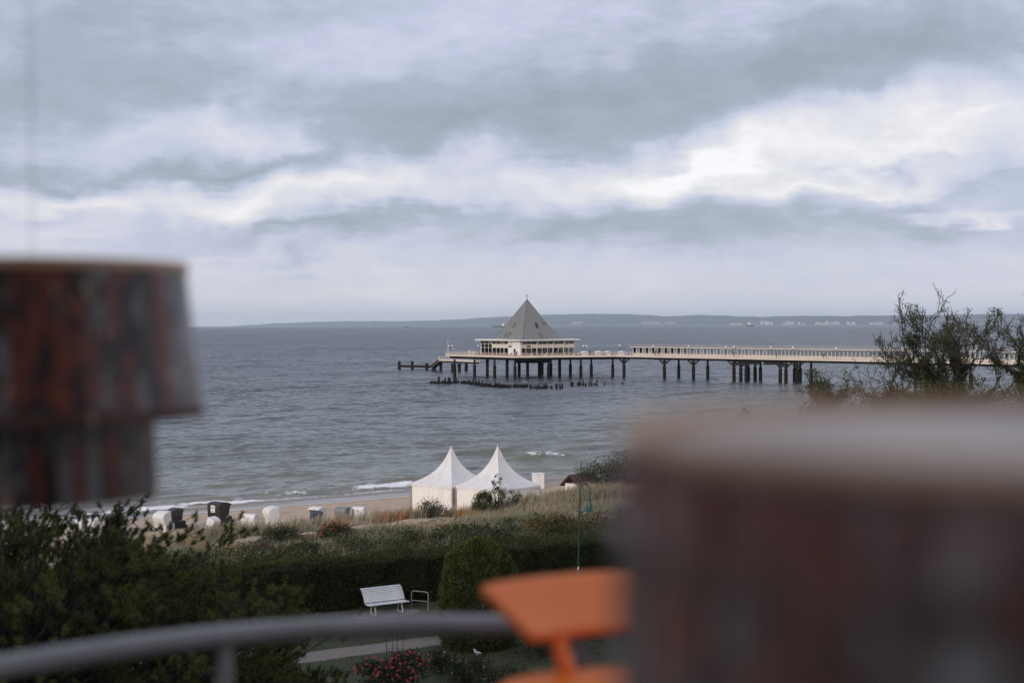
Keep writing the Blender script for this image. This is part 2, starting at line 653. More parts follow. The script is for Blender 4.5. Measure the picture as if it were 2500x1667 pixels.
M_SAND = sand_mat()
M_DUNE = mat('dune_soil', (.10, .085, .055), (.28, .22, .15), .9, .95, bump=.5)
M_LAWN = mat('lawn', (.020, .027, .009), (.050, .056, .020), 2.2, .9, bump=.8, detail=9)
M_PATH = mat('path_gravel', (.15, .128, .11), (.215, .188, .162), 6, .9, bump=.3, detail=9)
sheet('beach', -140, 150, 1.0, list(np.arange(-14, 32.2, .7)) + [32.9], M_SAND)
sheet('dune', -150, 150, 1.5, np.linspace(32.9, 66.0, 31), M_DUNE)
# the garden and the ground behind it
sheet('lawn', -260, 260, 2.5, list(np.arange(66.0, 126, 1.5)) + [160, 240, 400], M_LAWN)


# ------------------------------------------------------------------ sea
def sea_mat():
    m = bpy.data.materials.new('sea_water')
    m.use_nodes = True
    N, L = m.node_tree.nodes, m.node_tree.links
    N.remove(N['Principled BSDF'])
    tc = N.new('ShaderNodeTexCoord')
    mp = N.new('ShaderNodeMapping')
    mp.inputs['Rotation'].default_value = (0, 0, -math.atan2(T[1], T[0]))
    L.new(tc.outputs['Object'], mp.inputs[0])

    def nz(scale, stretch, detail, rough=.6):
        q = N.new('ShaderNodeMapping'); q.inputs['Scale'].default_value = stretch
        L.new(mp.outputs[0], q.inputs[0])
        n = N.new('ShaderNodeTexNoise'); n.inputs['Scale'].default_value = scale; n.inputs['Detail'].default_value = detail; n.inputs['Roughness'].default_value = rough
        L.new(q.outputs[0], n.inputs['Vector'])
        return n

    def vm(op, a, bb):
        n = N.new('ShaderNodeVectorMath'); n.operation = op
        for i, v in enumerate((a, bb)):
            if isinstance(v, tuple): n.inputs[i].default_value = v
            else: L.new(v, n.inputs[i])
        return n.outputs[0]

    def rng_(src, a, b_, c, d_):
        n = N.new('ShaderNodeMapRange')
        for i, v in enumerate((a, b_, c, d_)): n.inputs[i + 1].default_value = v
        L.new(src, n.inputs[0])
        return n.outputs[0]
    a1 = nz(.75, (.5, 1.0, 1), 7, .65)        # wavelets
    a2 = nz(.12, (.55, 1.0, 1), 6, .66)       # chop
    a3 = nz(.016, (.30, 1.0, 1), 4)           # gusts
    s1 = vm('MULTIPLY', vm('SUBTRACT', a1.outputs['Color'], (.5, .5, .5)), (1.5, 2.3, 0))
    s2 = vm('MULTIPLY', vm('SUBTRACT', a2.outputs['Color'], (.5, .5, .5)), (1.2, 2.1, 0))
    gu = rng_(a3.outputs['Fac'], .35, .65, .6, 1.2)
    cg = N.new('ShaderNodeCombineXYZ')
    for i in range(3): L.new(gu, cg.inputs[i])
    sl_ = vm('MULTIPLY', vm('ADD', s1, s2), cg.outputs[0])
    vr = N.new('ShaderNodeVectorRotate'); vr.rotation_type = 'Z_AXIS'; vr.inputs['Angle'].default_value = math.atan2(T[1], T[0])
    L.new(sl_, vr.inputs['Vector'])
    ge = N.new('ShaderNodeNewGeometry')
    nn = N.new('ShaderNodeVectorMath'); nn.operation = 'NORMALIZE'
    L.new(vm('ADD', ge.outputs['Normal'], vr.outputs[0]), nn.inputs[0])
    nrm = nn.outputs[0]
    at_ = N.new('ShaderNodeAttribute'); at_.attribute_name = 'inland'
    rp = N.new('ShaderNodeValToRGB')
    L.new(rng_(at_.outputs['Fac'], -420, 0, 0, 1), rp.inputs[0])
    e = rp.color_ramp.elements
    e[0].position = 0; e[0].color = (.022, .031, .043, 1)
    e[1].position = 1; e[1].color = (.18, .165, .125, 1)
    for p_, c in ((.55, (.036, .048, .056)), (.80, (.080, .096, .088)), (.965, (.150, .158, .128))):
        q = e.new(p_); q.color = (*c, 1)
    # foam: from the crests, broken up by noise
    fo = N.new('ShaderNodeAttribute'); fo.attribute_name = 'foam'
    n4 = nz(1.6, (.6, 1.0, 1), 8, .75)
    fm = N.new('ShaderNodeMath'); fm.operation = 'ADD'
    L.new(fo.outputs['Fac'], fm.inputs[0]); L.new(n4.outputs['Fac'], fm.inputs[1])
    foam = rng_(fm.outputs[0], .86, 1.02, 0, 1)
    # water body, mirror of the sky, foam.  A ruffled sea never mirrors as fully as a flat one at a low angle
    df = N.new('ShaderNodeBsdfDiffuse'); L.new(rp.outputs[0], df.inputs['Color']); L.new(nrm, df.inputs['Normal'])
    gl = N.new('ShaderNodeBsdfGlossy'); gl.inputs['Roughness'].default_value = .22; gl.inputs['Color'].default_value = (.97, .99, .99, 1)
    L.new(nrm, gl.inputs['Normal'])
    fr = N.new('ShaderNodeFresnel'); fr.inputs['IOR'].default_value = 1.33
    L.new(nrm, fr.inputs['Normal'])
    mx = N.new('ShaderNodeMixShader')
    L.new(rng_(fr.outputs[0], .03, .80, .03, .46), mx.inputs[0]); L.new(df.outputs[0], mx.inputs[1]); L.new(gl.outputs[0], mx.inputs[2])
    fd = N.new('ShaderNodeBsdfDiffuse'); fd.inputs['Color'].default_value = (.78, .78, .78, 1)
    m2 = N.new('ShaderNodeMixShader')
    L.new(foam, m2.inputs[0]); L.new(mx.outputs[0], m2.inputs[1]); L.new(fd.outputs[0], m2.inputs[2])
    L.new(m2.outputs[0], N['Material Output'].inputs['Surface'])
    return m


BREAKERS = []   # (s, w, half length, height)
for px, py, hl, h, foamy in ((1330, 1118, 4.0, .75, .78), (965, 1189, 4.2, .42, .72), (1010, 1176, 5, .42, .0), (1430, 1095, 5, .42, .0),
                             (1180, 1105, 8, .36, .0), (720, 1205, 9, .22, .35), (420, 1238, 10, .25, .6)):
    p = at(px, py, 0)
    s_, w_ = sw(p.x, p.y)
    BREAKERS.append((s_, w_, hl, h, foamy))


def build_sea():
    def grow(a, step, g, end):
        r = [a]
        while r[-1] < end:
            r.append(r[-1] + step)
            step *= g
        return r
    wneg = list(np.arange(0, 62, .28)) + grow(62.1, .32, 1.035, 42000)
    W = np.array(sorted([-v for v in wneg]) + [.3, .7, 1.2, 2.0, 3.2])
    sp = list(np.arange(0, 46, .45)) + grow(46.4, .5, 1.05, 60000)
    S = np.array(sorted([-v for v in sp[1:]] + sp))
    SS, WW = np.meshgrid(S, W, indexing='ij')
    near = np.clip((WW + 130) / 60, 0, 1) * np.clip((120 - np.abs(SS)) / 50, 0, 1)
    shoal = np.clip(-WW / 4.0, 0, 1)
    ph = WW / 8.5 + (vnoise(SS / 22, WW / 18, 5) - .5) * 1.6
    c = np.cos(ph * 2 * pi)
    amp = .05 + .20 * vnoise(SS / 9, WW / 9, 6) ** 2
    z = amp * (np.clip(c, -.3, 1) ** 2 * np.sign(c)) * near * shoal
    z += (vnoise(SS / 2.2, WW / 1.3, 7) - .5) * .11 * near * shoal + (vnoise(SS / .9, WW / .7, 8) - .5) * .05 * near * shoal
    foam = np.zeros_like(z)
    edge = .55 * np.sin(SS / 5.3) + .5 * np.sin(SS / 2.1 + 1) + .9 * np.sin(SS / 14.)
    # thin lace of foam where the water runs out on the sand
    foam += .50 * np.exp(-((WW - .1 - edge * .4) / .55) ** 2) + .34 * np.exp(-((WW + 1.8 - edge) / .9) ** 2) * (vnoise(SS / 6, WW * 0, 9) > .35)
    for s0, w0, hl, h, fy in BREAKERS:
        ds = (SS - s0) / hl
        e = np.exp(-ds ** 4)
        dw = WW - w0 - .35 * np.sin(SS * .8) - (vnoise(SS / 1.6, SS * 0 + 3, 12) - .5) * .7
        prof = np.where(dw > 0, np.exp(-(dw / .55) ** 2), np.exp(-(dw / 1.7) ** 2))
        rag = .75 + .5 * vnoise(SS / .8, WW / .8, 10)
        z += h * e * prof * rag
        foam += fy * .62 * e * np.exp(-((dw - .15) / (.34 + .42 * vnoise(SS / 1.1, SS * 0, 11))) ** 2)
    z += (vnoise(SS / .45, WW / .4, 13) - .5) * .22 * np.clip(foam, 0, .6)
    X, Y = xy(SS, WW)
    V = np.stack([X, Y, z], -1).reshape(-1, 3)
    n, m = SS.shape
    I = np.arange(n * m).reshape(n, m)
    Fa = np.stack([I[:-1, :-1], I[:-1, 1:], I[1:, 1:], I[1:, :-1]], -1).reshape(-1, 4)
    me = npmesh('sea', V, Fa, sea_mat(), smooth=True, attrs={'inland': WW.ravel(), 'foam': foam.ravel()})
    tag(link('sea', me), kind='structure')


build_sea()

# ------------------------------------------------------------------ far shore
M_WOOD = mat('far_woodland', (.022, .034, .024), (.050, .058, .040), .012, .95, detail=8)
M_CLIFF = mat('far_cliff', (.22, .19, .15), (.30, .27, .22), .02, .9)
HILL = [(545, 797.5), (600, 794), (680, 789), (745, 786), (850, 784.5), (960, 784), (1060, 783), (1130, 779), (1200, 774), (1280, 772),
        (1340, 768), (1400, 766), (1490, 766), (1560, 767.5), (1620, 772), (1680, 770), (1705, 768), (1780, 771), (1860, 773), (1920, 771),
        (1960, 770.5), (2040, 772), (2120, 770), (2200, 769), (2300, 769), (2400, 767), (2500, 766), (2700, 764), (3000, 766)]


def hill_depth(px):
    return np.interp(px, [500, 1000, 1300, 2000, 3000], [33000, 29000, 25500, 22000, 20500])


def build_hills():
    rng = np.random.default_rng(4)
    px = np.arange(545, 3000, 6.0)
    top = np.interp(px, [p[0] for p in HILL], [p[1] for p in HILL])
    top = top - (np.abs(vnoise(px / 30, px * 0, 21)) - .5) * 1.6 - (vnoise(px / 9, px * 0, 22) - .5) * .9
    D = hill_depth(px)
    rows = []
    prof = [(0, 0.0), (50, .10), (280, .34), (650, .66), (1200, .90), (1900, 1.0), (3000, .8), (4200, .0)]
    for k, (dd, hh) in enumerate(prof):
        P = []
        for i, a in enumerate(px):
            q = atd(a, top[i], D[i] + 1900)
            zt = max(q.z, 4)
            r = 1 + (vnoise(a / 20, k * 1.7, 23) - .5) * .25 if 0 < k < 5 else 1
            f = (D[i] + dd) / (D[i] + 1900)
            P.append((q.x * f, (D[i] + dd), zt * hh * r - (2 if hh == 0 else 0)))
        rows.append(P)
    V = np.array(rows).reshape(-1, 3)
    n, m = len(rows), len(px)
    I = np.arange(n * m).reshape(n, m)
    Fa = np.stack([I[:-1, :-1], I[:-1, 1:], I[1:, 1:], I[1:, :-1]], -1).reshape(-1, 4)
    # pale cliff below the woods in a few stretches
    mi = np.zeros((n - 1, m - 1), int)
    for a, b in ((1560, 1610), (1622, 1645), (1395, 1420)):
        mi[1:2, (px[:-1] > a) & (px[:-1] < b)] = 1
    me = npmesh('hills', V, Fa, [M_WOOD, M_CLIFF], smooth=True, midx=mi.ravel())
    tag(link('hills', me), kind='structure')


build_hills()
M_FARW = mat('far_render', (.38, .37, .36), (.52, .50, .49), .05, .8)
M_FARROOF = mat('far_roof', (.25, .16, .13), (.32, .24, .2), .05, .8)


def town():
    rng = random.Random(8)
    spots = []
    for a, b, n, y0 in ((1780, 1815, 4, 792), (1858, 1888, 4, 789.5), (1910, 1940, 4, 789), (1948, 1965, 2, 791), (1990, 2022, 5, 790.5), (2026, 2050, 4, 788.5),
                        (2068, 2090, 3, 790), (2120, 2160, 4, 789.5), (2178, 2235, 4, 789), (2318, 2326, 2, 784), (2420, 2440, 2, 786)):
        for k in range(n):
            spots.append((a + (b - a) * (k + .5) / n + rng.uniform(-2, 2), y0 + rng.uniform(-1.5, 1.0), rng.uniform(4.5, 8.5), rng.uniform(3.0, 6.5)))
    for px, py, wd, h in spots:
        D = float(hill_depth(px)) - 90 - rng.uniform(0, 90)
        p = atd(px, py + 1.5, D)
        k = D / F
        t = thing('apartment_block', 'tiny pale apartment block among the woods on the far shore', 'building', (p.x, p.y, 0), rng.uniform(-.4, .4), 'pale blocks of the far resort')
        z1 = p.z + h * k
        b = MB().box((0, 0, z1 / 2), (wd * k, 24, z1))
        b.build('wall', M_FARW, t)
        r = MB().box((0, 0, z1 + .6), (wd * k + 1, 25, 1.2))
        r.box((wd * k * rng.uniform(-.2, .2), 0, z1 + 2.4), (wd * k * .3, 7, 2.6))
        r.build('roof', M_FARW if rng.random() < .7 else M_FARROOF, t)


town()


# ------------------------------------------------------------------ ships
def hull(mb, ln, bm, h, m=0, sheer=.35):
    """a ship's hull along +x, bow at +x"""
    st = [(-.5, .72, 1.0), (-.44, .95, 1), (-.2, 1, .92), (.2, 1, .92), (.36, .82, 1.05), (.45, .42, 1.2), (.5, .03, 1.32)]
    vs_ = []
    for t, b, hh in st:
        x = t * ln
        vs_ += [(x * .97, -bm / 2 * b * .8, -1), (x, -bm / 2 * b, h * hh), (x, bm / 2 * b, h * hh), (x * .97, bm / 2 * b * .8, -1)]
    fs = []
    for i in range(len(st) - 1):
        o = i * 4
        fs += [(o, o + 4, o + 5, o + 1), (o + 1, o + 5, o + 6, o + 2), (o + 2, o + 6, o + 7, o + 3), (o + 3, o + 7, o + 4, o)]
    fs += [(0, 1, 2, 3), (len(st) * 4 - 4, len(st) * 4 - 1, len(st) * 4 - 2, len(st) * 4 - 3)]
    mb.add(vs_, fs, m)


M_HULLG = mat('green_hull', (.015, .045, .035), (.03, .07, .055), .1, .5)
M_HULLD = mat('dark_hull', (.02, .035, .05), (.04, .055, .07), .1, .5)
M_HULLR = mat('red_hull', (.14, .03, .025), (.2, .05, .04), .1, .5)
M_GLASSD = mat('dark_glass', (.012, .014, .016), (.03, .033, .036), .5, .12)


def ship(name, label, px, py, D, ln, rz, hm, kind, hk=.16):
    p = at(px, py, 0)
    k = D / p.y
    t = thing(name, label, 'ship', (p.x * k, D, 0), rz, 'ships off the far shore')
    h0 = ln * hk
    b = MB(); hull(b, ln, ln * .2, h0); b.build('hull', hm, t)
    if kind == 'supply':
        s = MB(); s.box((ln * .16, 0, h0 + ln * .10), (ln * .42, ln * .16, ln * .22)); s.box((ln * .16, 0, h0 + ln * .27), (ln * .26, ln * .14, ln * .13))
        s.build('superstructure', M_WHITE, t)
        w = MB(); w.box((ln * .16, 0, h0 + ln * .29), (ln * .265, ln * .143, ln * .035)); w.build('bridge_window', M_GLASSD, t)
        MB().tube([(ln * .16, 0, h0 + ln * .32), (ln * .16, 0, h0 + ln * .50)], .6, 6).build('mast', M_WHITE, t); MB().tube([(-ln * .35, 0, h0), (-ln * .35, 0, h0 + ln * .3)], .6, 6).build('mast', M_WHITE, t)
        c = MB(); c.box((-ln * .2, 0, h0 + ln * .04), (ln * .3, ln * .12, ln * .07)); c.build('deck_cargo', M_CREAM, t)
    else:
        s = MB(); s.box((-ln * .38, 0, h0 + ln * .07), (ln * .17, ln * .16, ln * .16)); s.box((-ln * .38, 0, h0 + ln * .17), (ln * .11, ln * .17, ln * .06))
        s.build('superstructure', M_WHITE, t)
        f = MB(); f.tube([(-ln * .43, 0, h0 + ln * .14), (-ln * .43, 0, h0 + ln * .26)], ln * .025, 8); f.build('funnel', M_HULLR, t)
        MB().tube([(ln * .1, 0, h0), (ln * .1, 0, h0 + ln * .15)], ln * .006, 6).build('mast', M_WHITE, t); MB().tube([(ln * .42, 0, h0 + ln * .01), (ln * .42, 0, h0 + ln * .14)], ln * .006, 6).build('mast', M_WHITE, t)
        hcv = MB(); hcv.box((0, 0, h0 + ln * .006), (ln * .5, ln * .12, ln * .016)); hcv.build('hatch_cover', M_HULLD, t)


ship('supply_ship', 'green supply ship with white superstructure off the white resort', 1831, 797.6, 9000, 50, math.radians(200), M_HULLG, 'supply', .2)
ship('cargo_ship', 'dark cargo ship with red and white stern beside the pyramid roof', 1217, 800.4, 9000, 78, math.radians(172), M_HULLD, 'cargo', .13)
ship('coaster', 'small dark coaster alone on the horizon before the low headland', 991, 798.6, 12000, 46, math.radians(8), M_HULLD, 'cargo')

# ------------------------------------------------------------------ pier
DZ = 7.0                                    # deck level
E1 = Vector((.805, .593, 0)); E2 = Vector((-.593, .805, 0))
PC = Vector((5.0, 470, DZ))                 # pavilion centre on the deck
C0, C1 = Vector((.6, 448, 0)), Vector((33, 457, 0))
C2 = C0 + E2 * 38.7
AX = Vector((.66, -.751, 0)); AV = Vector((.751, .66, 0))
WW_ = 8.6
C1b = C1 + AV * WW_
C3 = C2 + E1 * 30
C4 = Vector((33, 486, 0))
PLAT = [C2, C0, C1, C1b, C4, C3]
pier = thing('pier', 'long pier with cream fascia and dark steel piles standing in the sea', 'pier', (C0.x, C0.y, 0))
PO = Vector((C0.x, C0.y, 0))
M_DECK = mat('deck_boards', (.20, .16, .13), (.30, .25, .20), 1.2, .8)
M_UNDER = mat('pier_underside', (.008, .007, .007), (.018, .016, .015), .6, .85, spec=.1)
LW = 215.0                                  # walkway length to the shore
W0, W1 = C1 + AX * .3, C1 + AX * LW
d = MB()
d.prism([(p.x, p.y) for p in PLAT], DZ - .18, DZ)
d.build('deck', M_DECK, pier, org=PO)
d = MB()
d.prism([(p.x, p.y) for p in (W0, W1, W1 + AV * WW_, W0 + AV * WW_)], DZ - .178, DZ - .003)
d.build('deck', M_DECK, pier, org=PO)


def fascia(pts, z0, z1, name, m, th=.12, close=False, off=.06):
    b = MB()
    for a, c in zip(pts[:-1], pts[1:]):
        dd = (c - a).normalized()
        nrm = Vector((dd.y, -dd.x, 0)) * off
        b.bar((a.x + nrm.x, a.y + nrm.y, (z0 + z1) / 2), (c.x + nrm.x, c.y + nrm.y, (z0 + z1) / 2), th, z1 - z0)
    return b.build(name, m, pier, org=PO)


fascia([C3, C2], DZ - .42, DZ + .10, 'fascia', M_CREAM)
fascia([C2, C0], DZ - .42, DZ + .10, 'fascia', M_CREAM)
fascia([C0, C1], DZ - .42, DZ + .10, 'fascia', M_CREAM)
fascia([C1 + AX * .3, W1], DZ - .40, DZ + .09, 'fascia', M_CREAM)
fascia([W1 + AV * WW_, C1b], DZ - .40, DZ + .09, 'fascia', M_CREAM)


def inset(p, k):
    c = Vector((8, 472, 0))
    return c + (p - c) * k


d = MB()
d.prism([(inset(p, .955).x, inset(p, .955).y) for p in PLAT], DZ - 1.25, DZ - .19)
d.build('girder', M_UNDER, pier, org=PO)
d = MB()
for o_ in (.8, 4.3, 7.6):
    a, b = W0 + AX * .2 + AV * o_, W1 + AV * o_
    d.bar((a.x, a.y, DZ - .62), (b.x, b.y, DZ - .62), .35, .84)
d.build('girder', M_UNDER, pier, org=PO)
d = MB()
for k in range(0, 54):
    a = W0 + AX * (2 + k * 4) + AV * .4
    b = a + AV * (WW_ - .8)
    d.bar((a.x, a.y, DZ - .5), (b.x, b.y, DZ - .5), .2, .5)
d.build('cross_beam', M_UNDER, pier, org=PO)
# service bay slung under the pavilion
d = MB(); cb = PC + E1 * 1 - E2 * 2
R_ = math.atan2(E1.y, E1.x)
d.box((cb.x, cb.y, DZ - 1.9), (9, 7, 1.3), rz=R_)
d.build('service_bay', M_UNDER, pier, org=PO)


pile_src = {}


def pile(p, top, thick=True, bracket=None, r=.52):
    """steel casing in the water, thinner column above, bracket under the girders"""
    key = (thick, round(top, 1), r)
    if key not in pile_src:
        c = MB()
        c.tube([(0, 0, .0 - 4), (0, 0, top)], r * .62, 12)
        m1 = c.mesh('pile', M_RUST, True)
        c = MB()
        c.tube([(0, 0, -4.2), (0, 0, top * .66 if thick else top - .1)], r, 14)
        c.tube([(0, 0, top * .66 - .03 if thick else top - .3), (0, 0, top * .66 + .1 if thick else top - .05)], r * 1.06, 14)
        m2 = c.mesh('casing', M_RUST, True)
        pile_src[key] = (m1, m2)
    m1, m2 = pile_src[key]
    o = link('pile', m1, pier, (p.x - PO.x, p.y - PO.y, 0))
    link('casing', m2, o)
    if bracket is not None:
        b = MB()
        for s in (-1, 1):
            b.bar(bracket * (s * .3) + Vector((0, 0, top - 1.5)), bracket * (s * 2.1) + Vector((0, 0, top - .12)), .28, .28)
            b.bar(bracket * (s * 1.05) + Vector((0, 0, top - .75)), bracket * (s * .25) + Vector((0, 0, top - .6)), .14, .5)
        b.bar(bracket * -2.4 + Vector((0, 0, top - .04)), bracket * 2.4 + Vector((0, 0, top - .04)), .4, .22)
        b.build('bracket', M_DARKSTEEL, o)


z1c = lambda x, y: (950 + x / 3.92, 700 + y / 3.92)
z2c = lambda x, y: (1500 + x / 3.92, 720 + y / 3.92)
for x, y, th in ((628, 862, 1), (818, 868, 1), (940, 858, 0), (1010, 873, 1), (1130, 866, 0), (1205, 878, 1), (1245, 848, 0), (1325, 866, 0), (1438, 850, 0),
                 (1465, 836, 0), (1525, 872, 1), (1548, 842, 1), (1632, 860, 0), (1735, 857, 1), (1835, 872, 1), (1935, 862, 1)):
    pile(at(*z1c(x, y)), DZ - 1.25 + .05, bool(th))
for x, y in ((2140, 864), (2248, 867)):
    pile(at(*z1c(x, y)), DZ - 1.05, True, AX if x > 2200 else None)
walk_piles = [z2c(x, y) for x, y in ((415, 805), (757, 812), (1113, 827), (1163, 830), (1320, 827), (1547, 843), (1703, 840), (1760, 846))] + [(2080, 955), (2165, 960)]
for q in walk_piles:
    p = at(*q)
    # snap to the near girder line
    t_ = (p - C1).dot(AX)
    p = C1 + AX * t_ + AV * (.9 if q[0] < 2200 else 1.0)
    pile(p, DZ - 1.05, True, AX)
    pile(p + AV * 6.6, DZ - 1.05, True)
for t_ in (172, 190, 206):
    pile(C1 + AX * t_ + AV * 1, DZ - 1.05, True, AX); pile(C1 + AX * t_ + AV * 7.6, DZ - 1.05, True)
# deep beams between the paired piles
for a, b in ((1163, 1320), (1547, 1703)):
    p, q = at(*z2c(a, 830)), at(*z2c(b, 838))
    p = C1 + AX * (p - C1).dot(AX) + AV * .9; q = C1 + AX * (q - C1).dot(AX) + AV * .9
    MB().bar((p.x, p.y, DZ - 1.45), (q.x, q.y, DZ - 1.45), .3, .8).build('tie_beam', M_DARKSTEEL, pier, org=PO)


def railing(pts, sp, h=1.08, parent=None, off=.02, base=DZ, nrail=4):
    """posts as single parts, the rails of one run as one"""
    run = bpy.data.objects.new('railing', None)
    run.parent = parent
    col.objects.link(run)
    pm = MB().box((0, 0, h / 2), (.13, .10, h)).mesh('post', M_CREAM)
    rails = MB()
    for a, b in zip(pts[:-1], pts[1:]):
        ln = (b - a).length
        n = max(1, round(ln / sp))
        dd = (b - a) / n
        rz = math.atan2(dd.y, dd.x)
        for i in range(n + 1):
            q = a + dd * i
            link('post', pm, run, (q.x - PO.x, q.y - PO.y, base + .02), (0, 0, rz))
        for k in range(nrail):
            z = base + h * (.22 + .78 * k / (nrail - 1))
            rails.bar((a.x, a.y, z), (b.x, b.y, z), .05 if k < nrail - 1 else .1, .05)
    rails.build('rail', M_CREAM, run, org=PO)
    return run


ins = lambda p, q, k=.25: p + (q - p).normalized() * k
railing([C3, C2, C0, C1], 1.55, parent=pier)
railing([C1 + AX * .6, C1 + AX * 165], 1.6, parent=pier)
railing([C1b + AX * .6, C1b + AX * 165], 3.2, parent=pier)

# ------------------------------------------------------------------ landing stage to seaward
stage = thing('landing_stage', 'dark low landing stage with sloping cream stairway at the pier head', 'landing stage', (-38, 545, 0))
SO = Vector((-38, 545, 0))
pa, pb = atd(984, 893.5, 548), atd(1061, 897.5, 538)
MB().bar((pa.x, pa.y, 1.25), (pb.x, pb.y, 1.25), 3.2, .8).build('platform', M_TIMBER, stage, org=SO)
st = atd(1078, 878.5, 522); sb_ = atd(1057, 895, 538)
stp = MB(); stp.bar(st, sb_, 2.6, .55); ob = stp.build('stairway', M_DARKSTEEL, stage, org=SO)
s2 = MB(); nrm = Vector((-.5, -.87, 0)) * 1.36
s2.bar(st + nrm, sb_ + nrm, .12, .62); s2.build('stringer', M_CREAM, stage, org=SO)
hr = MB()
for k in range(7):
    q = st + nrm + (sb_ - st) * (k / 6)
    hr.tube([q, q + Vector((0, 0, 1.25))], .05, 5)
for hh in (.6, 1.25):
    hr.tube([st + nrm + Vector((0, 0, hh)), sb_ + nrm + Vector((0, 0, hh))], .05, 5)
hr.build('handrail', M_CREAM, stage, org=SO)
ga, gb = st, atd(1165, 882, 500)
MB().bar(ga, gb, 2.4, .5).build('gangway', M_CREAM, stage, org=SO)
MB().bar(ga + Vector((0, 0, -.55)), gb + Vector((0, 0, -.55)), 1.6, .55).build('girder', M_DARKSTEEL, stage, org=SO)
gr = MB()
nrm2 = Vector((gb.y - ga.y, -(gb.x - ga.x), 0)).normalized() * 1.15
for k in range(12):
    q = ga + nrm2 + (gb - ga) * (k / 11)
    gr.tube([q, q + Vector((0, 0, 1.3))], .05, 5)
for hh in (.65, 1.3):
    gr.tube([ga + nrm2 + Vector((0, 0, hh)), gb + nrm2 + Vector((0, 0, hh))], .05, 5)
gr.build('handrail', M_CREAM, stage, org=SO)
for x, y, top, rr in ((222, 790, 2.9, .55), (360, 797, 2.3, .6), (495, 803, 3.4, .6), (428, 802, 1.0, .8)):
    p = at(*z1c(x, y))
    MB().tube([(p.x, p.y, -4), (p.x, p.y, top), (p.x, p.y, top + .25)], [rr, rr, rr * .9], 10).build('pile', M_TIMBER, stage, smooth=True, org=SO)
for x, y in ((608, 812), (672, 812), (738, 805)):
    p = at(*z1c(x, y))
    o = MB().tube([(p.x, p.y, -4), (p.x, p.y, 2.9)], .6, 12).build('pile', M_TIMBER, stage, smooth=True, org=SO)
    if x == 672:
        b = MB()
        for s in (-1, 1):
            b.bar((p.x, p.y, 2.6), (p.x + s * 1.8, p.y, 3.9), .3, .3)
        b.build('bracket', M_DARKSTEEL, o, org=SO)
p = at(*z1c(98, 790))
tag(MB().tube([(0, 0, -4), (0, 0, 2.6), (.15, 0, 3.1)], [.62, .6, .42], 10).build('dolphin_pile', M_TIMBER, None, smooth=True, loc=(p.x, p.y, 0)),
    'lone thick mooring pile at the outer end of the landing stage', 'pile')

# ------------------------------------------------------------------ pavilion
pav = thing('pier_pavilion', 'glazed pier restaurant with steep grey metal pyramid roof and wide cream eaves', 'building', tuple(PC), math.atan2(E1.y, E1.x))
M_ROOF = mat('zinc_roof', (.195, .20, .195), (.285, .29, .28), .9, .5, metal=0.0, spec=.3, stretch=(2.2, 2.2, .25), contrast=(.3, .7))
M_SEAM = mat('zinc_seam', (.11, .115, .11), (.16, .165, .16), .9, .5)
M_PANE = mat('upper_pane', (.010, .011, .012), (.022, .024, .026), .4, .08)
HW, HE, HP, ZE, ZA = 10.95, 12.3, 7.6, 4.85, 18.4


def glass_mat():
    m = bpy.data.materials.new('clear_glass')
    m.use_nodes = True
    N, L = m.node_tree.nodes, m.node_tree.links
    N.remove(N['Principled BSDF'])
    g = N.new('ShaderNodeBsdfGlossy'); g.inputs['Roughness'].default_value = .03; g.inputs['Color'].default_value = (.6, .63, .63, 1)
    t = N.new('ShaderNodeBsdfTransparent'); t.inputs['Color'].default_value = (.86, .88, .88, 1)
    f = N.new('ShaderNodeFresnel'); f.inputs['IOR'].default_value = 1.5
    x = N.new('ShaderNodeMixShader')
    L.new(f.outputs[0], x.inputs[0]); L.new(t.outputs[0], x.inputs[1]); L.new(g.outputs[0], x.inputs[2])
    L.new(x.outputs[0], N['Material Output'].inputs['Surface'])
    return m


M_GLASS = glass_mat()
roof = MB()
roof.add([(-HP, -HP, ZE + .5), (HP, -HP, ZE + .5), (HP, HP, ZE + .5), (-HP, HP, ZE + .5), (0, 0, ZA)],
         [(0, 1, 4), (1, 2, 4), (2, 3, 4), (3, 0, 4), (3, 2, 1, 0)])
roof = roof.build('roof', M_ROOF, pav)
for q in range(4):                        # standing seams and the hip covers
    R = Matrix.Rotation(q * pi / 2, 3, 'Z')
    b = MB()
    n = 22
    for i in range(1, n):
        x = -HP + 2 * HP * i / n
        top = 1 - abs(x) / HP
        a = Vector((x, -HP, ZE + .5)); c = Vector((x, -HP + HP * top, ZE + .5 + (ZA - ZE - .5) * top))
        nr = Vector((0, -(ZA - ZE - .5), HP)).normalized() * .03
        nr = Vector((0, -abs(nr.y), abs(nr.z)))
        b.bar(R @ (a + nr), R @ (c + nr), .10, .12, up=tuple(R @ Vector((0, -.86, .5))))
    b.build('seam', M_SEAM, roof)
    b = MB()
    b.bar(R @ Vector((-HP, -HP, ZE + .53)), R @ Vector((0, 0, ZA + .03)), .22, .14)
    b.build('hip_cap', M_SEAM, roof)
fin = MB()
fin.tube([(0, 0, ZA - .1), (0, 0, ZA + .5), (0, 0, ZA + 1.7)], [.14, .07, .03], 8)
fin.lathe([(0.0, ZA + .55), (.16, ZA + .66), (.16, ZA + .74), (0.0, ZA + .86)], 10)
fin.bar((-.45, 0, ZA + 1.35), (.35, 0, ZA + 1.35), .03, .18)
fin.build('finial', M_DARKSTEEL, roof)


